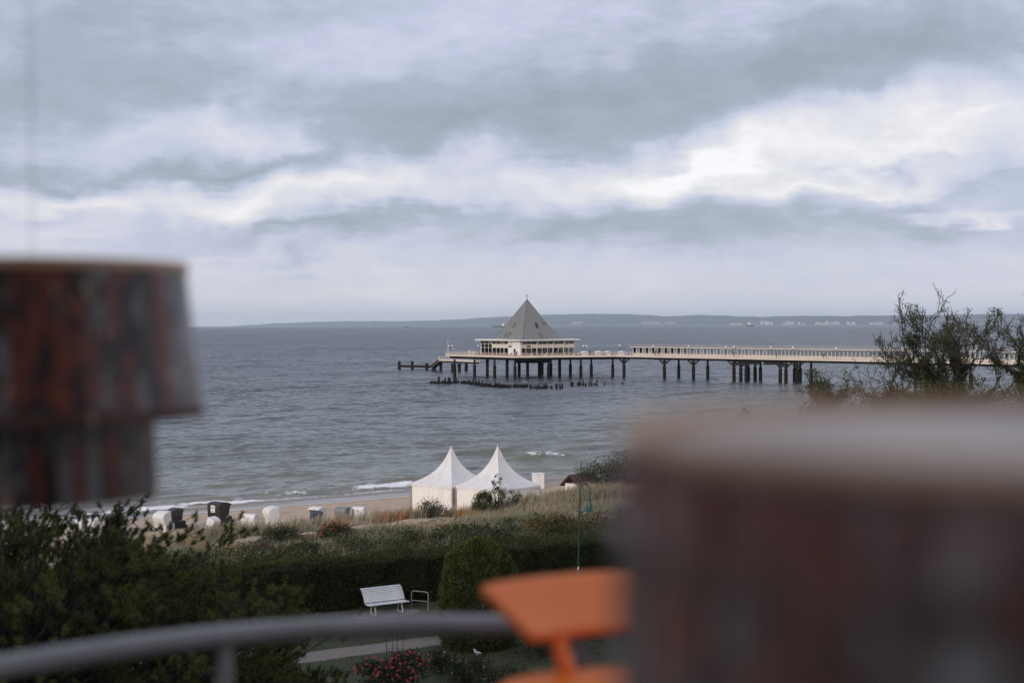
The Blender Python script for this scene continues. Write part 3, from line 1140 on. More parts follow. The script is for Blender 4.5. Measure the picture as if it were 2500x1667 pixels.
def on_face(face, u, h):
    """face 0: towards -y, u from the near corner along +x; face 1: towards -x, u from the near corner along +y"""
    H = ZA - ZE - .5
    half = HP * (1 - h)
    if face == 0:
        p = Vector((-half + 2 * half * u, -half, ZE + .5 + H * h)); n = Vector((0, -H, HP)).normalized(); r = Vector((1, 0, 0))
    else:
        p = Vector((-half, -half + 2 * half * u, ZE + .5 + H * h)); n = Vector((-H, 0, HP)).normalized(); r = Vector((0, -1, 0))
    n = Vector((-abs(n.x), -abs(n.y), abs(n.z)))
    return p, n, r


for face, u, h, wd, ln, op in ((1, .53, .345, 1.0, 1.7, 0), (1, .535, .10, .9, 1.7, 0), (1, .68, .10, .9, 1.7, 0), (0, .50, .335, 1.1, 1.8, 1), (0, .52, .10, 1.0, 1.6, 0), (0, .86, .40, .8, 1.0, 0)):
    p, n, r = on_face(face, u, h)
    upv = n.cross(r) if n.cross(r).z > 0 else r.cross(n)
    R = Matrix((r, upv, n)).transposed()
    b = MB()
    for s in (-1, 1):
        b.box(p + R @ Vector((s * wd / 2, 0, .06)), (.12, ln + .12, .26), R=R)
        b.box(p + R @ Vector((0, s * ln / 2, .06)), (wd - .13, .12, .26), R=R)
    f = b.build('skylight', M_SEAM, roof)
    b = MB(); b.box(p + R @ Vector((0, 0, .05)), (wd - .14, ln - .14, .1), R=R)
    b.build('pane', M_PANE if op else M_SEAM, f)
# eaves
b = MB()
rim = []
for k, (hh, zz) in enumerate(((HE, ZE + .38), (HE + .02, ZE + .02 + .0), (HW + .02, ZE - .22))):
    rim += [(-hh, -hh, zz), (hh, -hh, zz), (hh, hh, zz), (-hh, hh, zz)]
fs = [(0, 1, 2, 3), (11, 10, 9, 8)]
for k in range(2):
    for i in range(4):
        j = (i + 1) % 4
        fs.append((k * 4 + j, k * 4 + i, k * 4 + 4 + i, k * 4 + 4 + j))
b.add(rim, fs)
b.build('eave', M_CREAM, pav)
b = MB()
for i in range(4):
    R = Matrix.Rotation(i * pi / 2, 3, 'Z')
    b.bar(R @ Vector((-HE - .09, -HE - .06, ZE + .23)), R @ Vector((HE + .03, -HE - .06, ZE + .23)), .08, .44)
b.build('gutter', M_WHITE, pav)
# floor, core walls and ceiling inside
M_INT = mat('interior_wall', (.42, .36, .30), (.55, .48, .42), .6, .7)
M_DARKINT = mat('interior_dark', (.05, .035, .03), (.10, .07, .055), .6, .7)
b = MB(); b.box((1.5, 2.0, ZE / 2 - .12), (9, 8, ZE - .26)); b.build('core_wall', M_DARKINT, pav)
b = MB(); b.box((0, 0, .03), (HW * 2 - .3, HW * 2 - .3, .06)); b.build('floor', M_DARKINT, pav)
# glazed walls: columns, rails and panes of each bay
NB = 10
for q in range(4):
    R = Matrix.Rotation(q * pi / 2, 3, 'Z')
    rz = q * pi / 2
    bay = 2 * HW / NB
    cm = MB().box((0, 0, ZE / 2 - .06), (.14, .16, ZE - .12)).mesh('mullion', M_CREAM)
    for i in range(NB + (0 if q else 0)):
        p = R @ Vector((-HW + bay * i, -HW, 0))
        link('mullion', cm, pav, p, (0, 0, rz))
    tr = MB()
    for z, hh in ((.08, .16), (2.52, .10), (3.72, .10), (ZE - .20, .2)):
        tr.box((0, 0, z), (2 * HW - .14, .13, hh))
    tr.build('transom', M_CREAM, pav, loc=R @ Vector((0, -HW, 0)), rot=(0, 0, rz))
    lo = MB().box((0, 0, 1.32), (bay - .15, .03, 2.3)).mesh('pane', M_GLASS)
    md = MB().box((0, .02, 3.12), (bay - .15, .05, 1.08)).mesh('spandrel', M_CREAM)
    mg = MB().box((0, 0, 3.12), (bay - .15, .03, 1.08)).mesh('pane', M_GLASS)
    up = MB().box((0, 0, 4.22), (bay - .15, .04, .86)).mesh('upper_window', M_PANE)
    solid = MB().box((0, .02, 2.4), (bay - .15, .06, 4.4)).mesh('wall_panel', M_WHITE)
    for i in range(NB):
        p = R @ Vector((-HW + bay * (i + .5), -HW, 0))
        # face towards -x (q == 3): its near end is the last bay
        if q == 3 and i in (NB - 1, NB - 2, NB - 3):
            link('wall_panel', solid, pav, p, (0, 0, rz))
            continue
        link('pane', lo, pav, p, (0, 0, rz))
        link('spandrel' if q in (0, 3) and not (q == 3 and i < 3) else 'pane', md if q in (0, 3) and not (q == 3 and i < 3) else mg, pav, p, (0, 0, rz))
        link('upper_window', up, pav, p, (0, 0, rz))
    for i in (0, 3, 6, 8):
        x = -HW + bay * i + (.0 if i else .25)
        st_ = MB()
        st_.bar((x, -HW - .05, ZE - 1.5), (x, -HE + .15, ZE + .02), .14, .16)
        st_.bar((x, -HW - .1, .05), (x, -HW - .1, ZE - 1.4), .16, .18)
        st_.build('strut', M_WHITE, pav, rot=(0, 0, rz))
# door, sign boards and notices on the white entrance panels
R = Matrix.Rotation(3 * pi / 2, 3, 'Z')
def on_wall(i, dx, z): return R @ Vector((-HW + (2 * HW / NB) * (i + .5) + dx, -HW - .06, z))
dr = MB().box((0, 0, 1.1), (1.0, .06, 2.15)).build('door', M_GLASSD, pav, loc=on_wall(8, .2, 0.05), rot=(0, 0, 3 * pi / 2))
MB().box((.36, -.06, 1.1), (.05, .05, .5)).build('handle', M_WHITE, dr)
MB().box((0, 0, 2.95), (1.7, .05, .5)).build('sign_board', M_GLASSD, pav, loc=on_wall(7, 0, 0.05), rot=(0, 0, 3 * pi / 2))
MB().box((0, 0, 3.9), (1.8, .05, .8)).build('sign_board', M_CREAM, pav, loc=on_wall(7, .2, 0.0), rot=(0, 0, 3 * pi / 2))
sgn = MB().box((0, 0, 3.05), (1.4, .06, .5)).build('sign_board', M_GLASSD, pav, loc=Vector((-HW + (2 * HW / NB) * 1.5, -HW - .07, 0)))
vent = MB(); vent.tube([(9.3, -3, ZE + .38), (9.3, -3, ZE + .9), (9.6, -3, ZE + 1.1)], .12, 8); vent.build('vent_pipe', M_DARKSTEEL, pav)

# ------------------------------------------------------------------ glazed shelter along the walkway
sh = thing('walkway_shelter', 'long cream glazed wind shelter with pale lean-to roof on the pier walkway', 'shelter', tuple(C1 + AX * 4 + AV * 4.4 + Vector((0, 0, DZ))))
HO = C1 + AX * 4 + AV * 4.4 + Vector((0, 0, DZ))
M_POLY = mat('pale_sheet_roof', (.27, .265, .255), (.36, .352, .34), .8, .35)
SL, SP = 150.0, 1.35
az_ = math.atan2(AX.y, AX.x)
pm = MB().box((0, 0, 1.38), (.20, .16, 2.76)).mesh('post', M_CREAM)
gm = MB().box((0, 0, 1.60), (SP - .22, .02, 1.86)).mesh('pane', M_GLASS)
pn = MB().box((0, 0, .34), (SP - .22, .04, .54)).mesh('parapet_panel', M_CREAM)
for i in range(int(SL / SP)):
    q = AX * (i * SP)
    link('post', pm, sh, q, (0, 0, az_))
    link('parapet_panel', pn, sh, q + AX * SP / 2, (0, 0, az_))
    if i % 2 == 0 or i > 40: link('pane', gm, sh, q + AX * SP / 2, (0, 0, az_))
r = MB(); a0 = -AV * 1.0 + Vector((0, 0, 2.78)) - AX * .4; a1 = AV * 2.1 + Vector((0, 0, 3.62)) - AX * .4
Lx = AX * (SL + .8)
up_ = Vector((0, 0, .05))
r.add([a0, a0 + Lx, a1 + Lx, a1, a0 + up_, a0 + Lx + up_, a1 + Lx + up_, a1 + up_], [(0, 1, 2, 3), (7, 6, 5, 4), (0, 4, 5, 1), (3, 2, 6, 7), (0, 3, 7, 4), (1, 5, 6, 2)])
ro = r.build('roof', M_POLY, sh)
rb = MB()
for i in range(int(SL / .9)):
    q = AX * (i * .9) + Vector((0, 0, .09))
    rb.bar(a0 + q, a1 + q, .06, .08)
rb.build('roof_rib', M_SEAM, ro)
b = MB(); b.bar(-AX * .4 - AV * 1.0 + Vector((0, 0, 2.66)), AX * (SL + .4) - AV * 1.0 + Vector((0, 0, 2.66)), .1, .2)
b.build('eave_beam', M_CREAM, sh)
b = MB(); b.bar(-AX * .4 + AV * 2.1 + Vector((0, 0, 3.5)), AX * (SL + .4) + AV * 2.1 + Vector((0, 0, 3.5)), .1, .2)
for i in range(0, int(SL / SP), 6):
    q = AX * (i * SP) + AV * 2.0
    b.bar(q, q + Vector((0, 0, 3.4)), .12, .12)
b.build('rear_frame', M_CREAM, sh)

# ------------------------------------------------------------------ lamps on the pier
M_GLOBE = mat('opal_globe', (.80, .80, .78), (.86, .86, .84), 3, .25)
lp_p = MB().tube([(0, 0, 0), (0, 0, .3), (0, 0, 3.0)], [.09, .05, .045], 8).mesh('post', M_DARKSTEEL, True)
lp_g = MB().lathe([(0, -.27), (.15, -.23), (.25, -.1), (.27, 0), (.25, .1), (.15, .23), (0, .27)], 12).mesh('globe', M_GLOBE, True)
lp_d = MB().bar((-.5, 0, 2.7), (.5, 0, 2.7), .06, .06).mesh('arm', M_DARKSTEEL)


def globe_lamp(px, deck_p, label, double=False, h=1.0):
    t = thing('globe_lamp', label, 'lamp', (deck_p.x, deck_p.y, DZ), 0, 'globe lamps on the pier')
    link('post', lp_p, t, None, None, (1, 1, h))
    if double:
        link('arm', lp_d, t)
        for s in (-1, 1): link('globe', lp_g, t, (s * .5, 0, 3.0))
    else:
        link('globe', lp_g, t, (0, 0, 3.2 * h))


def edge_at(px, a, b, back=.5):
    """point on the deck edge a-b seen at image column px"""
    k = (px - 1250) / F
    dd = b - a
    t = (k * a.y - a.x) / (dd.x - k * dd.y)
    return a + dd * t


nth = ['first', 'second', 'third', 'fourth', 'fifth', 'sixth', 'seventh', 'eighth', 'ninth', 'tenth', 'eleventh']
globe_lamp(0, edge_at(1098, C2, C0) + Vector((.2, .8, 0)), 'twin globe lamp at the outer corner of the pier terrace', True)
globe_lamp(0, edge_at(1165.5, C2, C0) + Vector((.2, .8, 0)), 'single globe lamp before the seaward end of the glazed pavilion')
globe_lamp(0, C2 + E1 * 3 + Vector((0, -.3, 0)), 'short globe lamp on the far rail of the outer terrace corner', False, .62)
globe_lamp(0, edge_at(1430, C0, C1) + Vector((0, 6, 0)), 'twin globe lamp on the terrace beside the landward end of the pavilion', True)
globe_lamp(0, edge_at(1509.5, C1, W1) + AV * .6, 'globe lamp where the walkway shelter begins')
for i, px in enumerate((1591, 1677.8, 1768.6, 1781, 1878.3, 1933, 2037.8, 2147.7)):
    globe_lamp(0, edge_at(px, C1, W1) + AV * (.6 if i != 3 else 2.0), 'globe lamp along the shelter, %s from the pavilion' % nth[i])
fp = edge_at(1092.5, C2, C0) + Vector((.1, 1.2, 0))
t = thing('flagpole', 'thin bare pale flagpole at the outer corner of the pier terrace', 'flagpole', (fp.x, fp.y, DZ))
MB().tube([(0, 0, 0), (0, 0, 5.3)], [.08, .05], 6).build('pole', M_WHITE, t)
MB().lathe([(0, 5.25), (.1, 5.35), (0, 5.45)], 8).build('cap', M_WHITE, t)

# ------------------------------------------------------------------ terrace furniture
M_RED = mat('red_plastic', (.30, .045, .03), (.42, .075, .05), 2, .5)
M_TABLE = mat('table_top', (.62, .58, .54), (.72, .68, .64), 2, .4)
ch_seat = MB().box((0, 0, .45), (.5, .5, .06)).mesh('seat', M_RED)
ch_back = MB().box((0, .24, .75), (.5, .05, .5)).mesh('backrest', M_RED)
ch_leg = MB().box((0, 0, .21), (.05, .05, .42)).mesh('leg', M_RED)
tb_top = MB().lathe([(.45, .70), (.46, .72), (.45, .74)], 14).mesh('table_top', M_TABLE)
tb_leg = MB().tube([(0, 0, 0), (0, 0, .7)], .05, 8).mesh('column', M_DARKSTEEL)
tb_base = MB().lathe([(.28, 0), (.28, .03), (.06, .06)], 12).mesh('base', M_DARKSTEEL)


def cafe_chair(p, rz, where, lab):
    t = thing('terrace_chair', 'red chair %s, %s table from the corner' % (where, lab), 'chair', (p.x, p.y, DZ), rz, 'red chairs %s' % where)
    link('seat', ch_seat, t); link('backrest', ch_back, t)
    for a in (-.21, .21):
        for b_ in (-.21, .21): link('leg', ch_leg, t, (a, b_, 0))


def cafe_table(p, where, lab):
    t = thing('cafe_table', 'small round pale table %s, %s from the near corner' % (where, lab), 'table', (p.x, p.y, DZ), 0, 'tables %s' % where)
    link('table_top', tb_top, t); link('column', tb_leg, t); link('base', tb_base, t)


rg = random.Random(3)
for i in range(9):                     # row along the seaward terrace
    q = C0 + E2 * (2.2 + i * 2.5) + E1 * 1.5
    cafe_table(q, 'on the seaward terrace', nth[i])
    for s in (-1, 1):
        cafe_chair(q + E2 * (.8 * s), math.atan2(E2.y, E2.x) + (pi / 2 if s < 0 else -pi / 2) + rg.uniform(-.2, .2), 'on the seaward terrace', ('near side of the ' if s < 0 else 'far side of the ') + nth[i])
for i in range(11):                    # row along the landward terrace
    q = C0 + (C1 - C0).normalized() * (3.0 + i * 2.75) + Vector((-.4, 1.7, 0))
    cafe_table(q, 'on the landward terrace', nth[i])
    for s in (-1, 1):
        cafe_chair(q + Vector((.8 * s, .2, 0)), (pi / 2 if s < 0 else -pi / 2) + rg.uniform(-.3, .3), 'on the landward terrace', ('near side of the ' if s < 0 else 'far side of the ') + nth[i])
# low planters and folded covers at the rail
M_PLANT = mat('planter_board', (.55, .5, .44), (.66, .6, .54), 3, .7)
for i, (px, what, h) in enumerate(((1145, 'tall pale', 1.5), (1156, 'squat pale', 1.25), (1297, 'first low pale', .6), (1330, 'second low pale', .6), (1400, 'third low pale', .6))):
    a_, b_ = (C2, C0) if px < 1256 else (C0, C1)
    q = edge_at(px, a_, b_) + Vector((.1, .75, 0))
    t = thing('planter', '%s planter box against the terrace rail' % what, 'planter', (q.x, q.y, DZ))
    MB().box((0, 0, h / 2), (.9, .5, h)).build('trough', M_PLANT, t)
    MB().box((0, 0, h + .02), (.98, .58, .06)).build('rim', M_PLANT, t)
M_PARA = mat('parasol_cloth', (.66, .60, .55), (.74, .68, .62), 3, .8)
for px, lab in ((1428, 'first'), (1462, 'second'), (1483, 'third'), (1502, 'fourth')):
    q = edge_at(px, C0, C1) + Vector((0, 4.5, 0)) if px < 1498 else C1 + AV * 3
    t = thing('serving_counter', 'pale cloth covered serving counter on the terrace, %s from the pavilion' % lab, 'counter', (q.x, q.y, DZ))
    MB().box((0, 0, .5), (2.0, .9, 1.0)).build('body', M_PARA, t)
    MB().lathe([(1.25, 1.0), (1.1, 1.2), (.6, 1.38), (0, 1.45)], 12).build('cover', M_PARA, t)

# ------------------------------------------------------------------ people on the pier
def person_mesh(stride=.16, arm=.12, cols_=((.02, .02, .03), (.03, .035, .06))):
    J = {'pel': (0, 0, .95), 'chest': (0, 0, 1.3), 'neck': (0, 0, 1.5), 'headlo': (0, .02, 1.58), 'head': (0, .03, 1.68),
         'shl': (-.19, 0, 1.43), 'ell': (-.25, -arm, 1.15), 'hal': (-.24, -arm + .1, .88), 'shr': (.19, 0, 1.43), 'elr': (.25, arm, 1.15), 'har': (.24, arm + .14, .9),
         'hil': (-.10, 0, .90), 'knl': (-.10, stride * .6, .5), 'anl': (-.10, stride * .7, .09), 'tol': (-.10, stride * .7 + .14, .04),
         'hir': (.10, 0, .90), 'knr': (.10, -stride * .3, .5), 'anr': (.10, -stride, .10), 'tor': (.10, -stride + .14, .04)}
    rad = {'pel': .14, 'chest': .155, 'neck': .06, 'headlo': .085, 'head': .10, 'shl': .07, 'ell': .05, 'hal': .04, 'shr': .07, 'elr': .05, 'har': .04,
           'hil': .10, 'knl': .07, 'anl': .05, 'tol': .04, 'hir': .10, 'knr': .07, 'anr': .05, 'tor': .04}
    names = list(J)
    ed = [('pel', 'chest'), ('chest', 'neck'), ('neck', 'headlo'), ('headlo', 'head'), ('chest', 'shl'), ('shl', 'ell'), ('ell', 'hal'), ('chest', 'shr'), ('shr', 'elr'), ('elr', 'har'),
          ('pel', 'hil'), ('hil', 'knl'), ('knl', 'anl'), ('anl', 'tol'), ('pel', 'hir'), ('hir', 'knr'), ('knr', 'anr'), ('anr', 'tor')]
    me = bpy.data.meshes.new('body_skeleton')
    me.from_pydata([J[n] for n in names], [(names.index(a), names.index(b)) for a, b in ed], [])
    o = bpy.data.objects.new('body_skeleton', me)
    col.objects.link(o)
    o.modifiers.new('skin', 'SKIN')
    for i, n in enumerate(names):
        sv = me.skin_vertices[0].data[i]
        sv.radius = (rad[n], rad[n])
        sv.use_root = n == 'pel'
    s = o.modifiers.new('sub', 'SUBSURF'); s.levels = 1; s.render_levels = 1
    dg = bpy.context.evaluated_depsgraph_get()
    dg.update()
    ne = bpy.data.meshes.new_from_object(o.evaluated_get(dg))
    bpy.data.objects.remove(o)
    sk = mat('skin', (.45, .28, .20), (.52, .33, .25), 8, .5)
    tp = mat('coat%g' % cols_[0][0], cols_[0], tuple(v * 1.5 for v in cols_[0]), 8, .8)
    tr = mat('trousers%g' % cols_[1][0], cols_[1], tuple(v * 1.5 for v in cols_[1]), 8, .8)
    hairm = mat('hair', (.03, .02, .015), (.06, .04, .03), 20, .7)
    for m in (tp, tr, sk, hairm): ne.materials.append(m)
    for pl in ne.polygons:
        c = pl.center
        pl.use_smooth = True
        if c.z > 1.5: pl.material_index = 3 if (c.z > 1.7 or c.y < .0) else 2
        elif c.z < .93 and abs(c.x) < .19: pl.material_index = 1
        elif c.z < .95 and abs(c.x) > .19: pl.material_index = 2
        else: pl.material_index = 0
    return ne


pm1 = person_mesh(.16, .12, ((.016, .015, .02), (.02, .022, .03)))
pm2 = person_mesh(.05, .02, ((.05, .02, .02), (.03, .03, .04)))
pm3 = person_mesh(.22, .14, ((.02, .035, .08), (.015, .015, .02)))
for i, (px, back, rz, pm_, lab) in enumerate((
        (1588, 2.2, .6, pm2, 'person in a dark red top standing under the first stretch of the pier shelter'),
        (1592.5, 1.6, -.9, pm2, 'second person beside the first under the start of the pier shelter'),
        (1600.5, 1.2, 2.2, pm1, 'person in black walking on the pier just past the two standing together'),
        (1622.5, 1.5, 2.2, pm1, 'person in black walking alone on the pier, landward of the group'),
        (1788, .9, 2.3, pm3, 'person in dark blue leaning at the rail between two globe lamps'),
        (1889, 1.4, -.6, pm2, 'person in a reddish top on the walkway past the paired piles'),
        (2003, 1.4, 2.2, pm1, 'person in black on the walkway just seaward of the bare trees'),
        (1478, 4, 1.0, pm1, 'person in black standing on the terrace by the cloth covered counters'),
        (1442, 5, .3, pm1, 'person in black on the terrace at the pavilion corner'),
        (1261.5, 1.8, .2, pm1, 'person in black walking past the white pavilion entrance'))):
    a_, b_ = (C1, W1) if px > 1505 else (C0, C1)
    q = edge_at(px, a_, b_)
    q = q + (AV * back if px > 1505 else Vector((0, back, 0)))
    tag(link('person', pm_, None, (q.x, q.y, DZ), (0, 0, rz)), lab, 'person')

# ------------------------------------------------------------------ stumps of the old pier
rg = random.Random(11)
stump_ms = []
for k in range(7):
    h = (.6, .85, 1.1, 1.5, 2.1, .45, .75)[k]
    r = rg.uniform(.22, .34)
    lean = (rg.uniform(-.25, .25), rg.uniform(-.2, .2))
    mb = MB().tube([(0, 0, -2.5), (lean[0] * .3, lean[1] * .3, h * .5), (lean[0], lean[1], h * .92), (lean[0] * 1.15, lean[1], h)], [r, r * .95, r * .82, r * rg.uniform(.2, .6)], 8)
    stump_ms.append(mb.mesh('pile_stump', M_TIMBER))
line = [(395, 922), (480, 927), (570, 928), (640, 920), (700, 924), (770, 932), (850, 943), (930, 955), (1010, 962), (1090, 964), (1165, 962)]


def stump(x, y, k, lab='dark rotten stump in the dense seaward stretch of the old pile row', grp='stumps of the dense seaward row'):
    p = at(*z1c(x, y))
    tag(link('pile_stump', stump_ms[k], None, (p.x, p.y, 0), (0, 0, rg.uniform(0, 6.28)), (1, 1, rg.uniform(.85, 1.2))), lab, 'stump', grp)


for i in range(92):
    x = 395 + (1165 - 395) * (i + rg.uniform(-.4, .4)) / 91
    y = np.interp(x, [a for a, _ in line], [b for _, b in line]) + rg.uniform(-5, 5)
    if 672 < x < 688: continue
    stump(x, y, rg.choice([0, 0, 1, 1, 2, 5, 6, 6, 3]) if x > 500 else rg.choice([5, 0, 0, 6]))
for x, y, k in ((475, 925, 4), (570, 925, 4), (632, 920, 4), (640, 922, 3)): stump(x, y, k)
for i in range(22):
    stump(1190 + i * 6.2 + rg.uniform(-2, 2), 962 + rg.uniform(-4, 3), rg.choice([0, 5, 6, 1]), 'dark rotten stump in the short middle stretch of the old pile row', 'stumps of the middle row')
for x, k in ((1352, 1), (1362, 2), (1384, 0), (1408, 1), (1420, 6), (1432, 1), (1445, 0), (1452, 0), (1468, 0), (1482, 1), (1495, 2), (1503, 3), (1513, 1), (1546, 0), (1558, 0), (1598, 2), (1606, 3), (1640, 2), (1660, 3)):
    stump(x, 975 + rg.uniform(-6, 5), k, 'dark leaning stump in the gappy landward stretch of the old pile row', 'stumps of the gappy landward row')
for x, k in ((1744, 2), (1757, 2), (1806, 2), (1820, 2), (1843, 0), (1860, 3), (1880, 1), (1916, 3), (1942, 2), (1970, 0), (1988, 3)):
    stump(x, 945 + rg.uniform(-4, 6), k, 'dark upright stump in the loose cluster of old piles nearest the walkway', 'stumps nearest the walkway')
stump(2058, 938, 5, 'low lone stump in open water landward of the old piles', None)
stump(2235, 932, 5, 'last low lone stump in open water under the walkway', None)


M_GULLW = mat('gull_white', (.5, .5, .5), (.62, .62, .62), 20, .7)
M_GULLG = mat('gull_grey', (.22, .23, .25), (.3, .31, .33), 20, .7)
M_BEAK = mat('beak', (.6, .35, .05), None, 1, .5)


def gull(p, rz, label, s=1.0):
    t = thing('gull', label, 'bird', p, rz)
    t.scale = (s, s, s)
    b = MB().tube([(-.27, 0, .20), (-.16, 0, .20), (0, 0, .18), (.12, 0, .20), (.17, 0, .28), (.20, 0, .33), (.25, 0, .33)], [.015, .06, .085, .075, .045, .05, .012], 10)
    b.build('body', M_GULLW, t, smooth=True)
    for s_ in (-1, 1):
        MB().tube([(.08, s_ * .07, .21), (-.08, s_ * .075, .21), (-.32, s_ * .03, .2)], [.03, .05, .008], 6).build('wing', M_GULLG, t, smooth=True)
        MB().tube([(.02, s_ * .04, .12), (.02, s_ * .04, 0)], .012, 5).build('leg', M_BEAK, t)
    MB().tube([(.245, 0, .33), (.30, 0, .32)], [.012, .003], 5).build('beak', M_BEAK, t)


for i, (x, y, z, lab) in enumerate(((1290, 955, 1.1, 'white gull perched on the middle stretch of old stumps'), (1316, 958, 1.0, 'white gull on the last stump of the middle stretch'))):
    p = at(*z1c(x, y)); gull((p.x, p.y, z), i * 2, lab, 1.3)
gp = at(1165, 1603, 5.0)
gull((gp.x, gp.y, 5.02), 2.4, 'small white gull standing on the lawn before the dark topiary', .7)

# ------------------------------------------------------------------ tents on the beach
def canvas_mat():
    m = bpy.data.materials.new('tent_canvas')
    m.use_nodes = True
    N, L = m.node_tree.nodes, m.node_tree.links
    b = N['Principled BSDF']
    b.inputs['Base Color'].default_value = (.78, .76, .75, 1)
    b.inputs['Roughness'].default_value = .55
    tc = N.new('ShaderNodeTexCoord')
    nz = N.new('ShaderNodeTexNoise'); nz.inputs['Scale'].default_value = .9; nz.inputs['Detail'].default_value = 4
    L.new(tc.outputs['Object'], nz.inputs['Vector'])
    rp = N.new('ShaderNodeValToRGB')
    rp.color_ramp.elements[0].color = (.72, .69, .67, 1); rp.color_ramp.elements[0].position = .3
    rp.color_ramp.elements[1].color = (.81, .80, .80, 1); rp.color_ramp.elements[1].position = .6
    L.new(nz.outputs['Fac'], rp.inputs[0]); L.new(rp.outputs[0], b.inputs['Base Color'])
    bp = N.new('ShaderNodeBump'); bp.inputs['Strength'].default_value = .25; bp.inputs['Distance'].default_value = .1
    L.new(nz.outputs['Fac'], bp.inputs['Height']); L.new(bp.outputs[0], b.inputs['Normal'])
    tr = N.new('ShaderNodeBsdfTranslucent'); tr.inputs['Color'].default_value = (.75, .72, .68, 1)
    mx = N.new('ShaderNodeMixShader'); mx.inputs[0].default_value = .18
    L.new(b.outputs[0], mx.inputs[1]); L.new(tr.outputs[0], mx.inputs[2]); L.new(mx.outputs[0], N['Material Output'].inputs['Surface'])
    return m


M_CANVAS = canvas_mat()
M_WALLC = mat('tent_wall', (.68, .64, .59), (.78, .74, .69), 1.2, .6, bump=.15, stretch=(3, 3, .4))
M_SEAMC = mat('seam_tape', (.60, .58, .56), (.68, .66, .64), 3, .6)
M_ROPE = mat('guy_rope', (.45, .43, .4), None, 1, .8)
M_POLE = mat('alu_pole', (.30, .30, .31), (.40, .40, .41), 3, .4, metal=.6)


def tent(c, side, rz, zb, ze, zp, label):
    t = thing('pagoda_tent', label, 'tent', (c.x, c.y, zb), rz, 'pagoda tents on the beach')
    h = side / 2
    he, hp = ze - zb, zp - zb
    # tensioned roof: concave towards a steep tip
    lv = [(0, 1.0), (.04, .89), (.12, .72), (.22, .55), (.34, .40), (.48, .275), (.62, .18), (.76, .108), (.88, .054), (.96, .022), (1, .008)]
    nseg = 10
    V, Fa = [], []
    for f, k in lv:
        for q in range(4):
            for i in range(nseg):
                a = -1 + 2 * i / nseg
                e = (1 - a * a)
                sag = 1 - .035 * e * (1 - f)         # edges pulled in between the corners
                x, y = a * h * k, -h * k * sag
                z = he + (hp - he) * f - .05 * e * (1 - f) ** 3
                ca, sa = math.cos(q * pi / 2), math.sin(q * pi / 2)
                V.append((x * ca - y * sa, x * sa + y * ca, z))
    n = 4 * nseg
    for r_ in range(len(lv) - 1):
        for i in range(n):
            j = (i + 1) % n
            Fa.append((r_ * n + i, r_ * n + j, (r_ + 1) * n + j, (r_ + 1) * n + i))
    me = npmesh('roof', V, Fa, M_CANVAS, smooth=True)
    me.set_sharp_from_angle(angle=math.radians(25))
    rf = link('roof', me, t)
    MB().tube([(0, 0, hp - .12), (0, 0, hp + .12)], [.05, .02], 6).build('tip', M_CANVAS, rf)
    # seams down the hips and the middle of each panel
    for q in range(4):
        R = Matrix.Rotation(q * pi / 2, 3, 'Z')
        for a_, nm_ in ((-1.0, 'hip_seam'), (0.0, 'panel_seam')):
            e = 1 - a_ * a_
            pts_ = [R @ Vector((a_ * h * k, -h * k * (1 - .035 * e * (1 - f)) - .004, he + (hp - he) * f - .05 * e * (1 - f) ** 3 + .006)) for f, k in lv]
            MB().tube(pts_, .016 if a_ else .010, 5).build(nm_, M_SEAMC, rf)
    # scalloped valance
    for q in range(4):
        b = MB()
        R = Matrix.Rotation(q * pi / 2, 3, 'Z')
        m_ = 15
        for i in range(m_):
            x0, x1 = -h + side * i / m_, -h + side * (i + 1) / m_
            pts = []
            for kk in range(5):
                u = kk / 4
                x = x0 + (x1 - x0) * u
                a = x / h
                yy = -h * (1 - .035 * (1 - a * a)) - .012
                pts.append((x, yy, he - .05 * (1 - a * a) + .01, he - .05 * (1 - a * a) - .13 - .10 * math.sin(pi * u)))
            for p0, p1 in zip(pts[:-1], pts[1:]):
                b.add([R @ Vector((p0[0], p0[1], p0[2])), R @ Vector((p1[0], p1[1], p1[2])), R @ Vector((p1[0], p1[1], p1[3])), R @ Vector((p0[0], p0[1], p0[3]))], [(0, 3, 2, 1)])
        b.build('valance', M_CANVAS, rf)
        # wall cloth, slightly billowed, between the poles
        V, Fa = [], []
        nx, nz_ = 14, 6
        for i in range(nx + 1):
            for k in range(nz_ + 1):
                u, v = i / nx, k / nz_
                x = -h + .06 + (side - .12) * u
                y = -h + .09 + .05 * math.sin(u * 17 + q) * (1 - v) * .6 - .05 * math.sin(pi * u) * math.sin(pi * v)
                V.append(tuple(R @ Vector((x, y, -.15 + (he + .05) * v))))
        for i in range(nx):
            for k in range(nz_):
                a = i * (nz_ + 1) + k
                Fa.append((a, a + nz_ + 1, a + nz_ + 2, a + 1))
        link('side_wall', npmesh('side_wall', V, Fa, M_WALLC, smooth=True), t)
        p = R @ Vector((-h + .02, -h + .02, 0))
        if q in (0, 3): MB().tube([R @ Vector((-h, -h, he)), R @ Vector((-h - .9, -h - .9, -.1))], .010, 4).build('guy_rope', M_ROPE, t)
        MB().box((p.x, p.y, he / 2 - .15), (.08, .08, he + .2)).build('pole', M_POLE, t)
    return t


tr1 = math.atan2(.75, .66)
TA = Vector((-5.35, 124.0, 0))
Mc = Vector((-5.05, 120.45, 0))
e1t = Vector((.66, .75, 0)); e2t = Vector((-.75, .66, 0))
tent(TA, 5.0, tr1, .95, 3.25, 6.36, 'white pagoda tent, the one nearer the beach chairs')
tent(Mc + (e1t - e2t) * 2.62 + e1t * .05 - e2t * .1, 5.1, tr1, 1.1, 3.36, 6.72, 'white pagoda tent, the one behind the slender sapling')


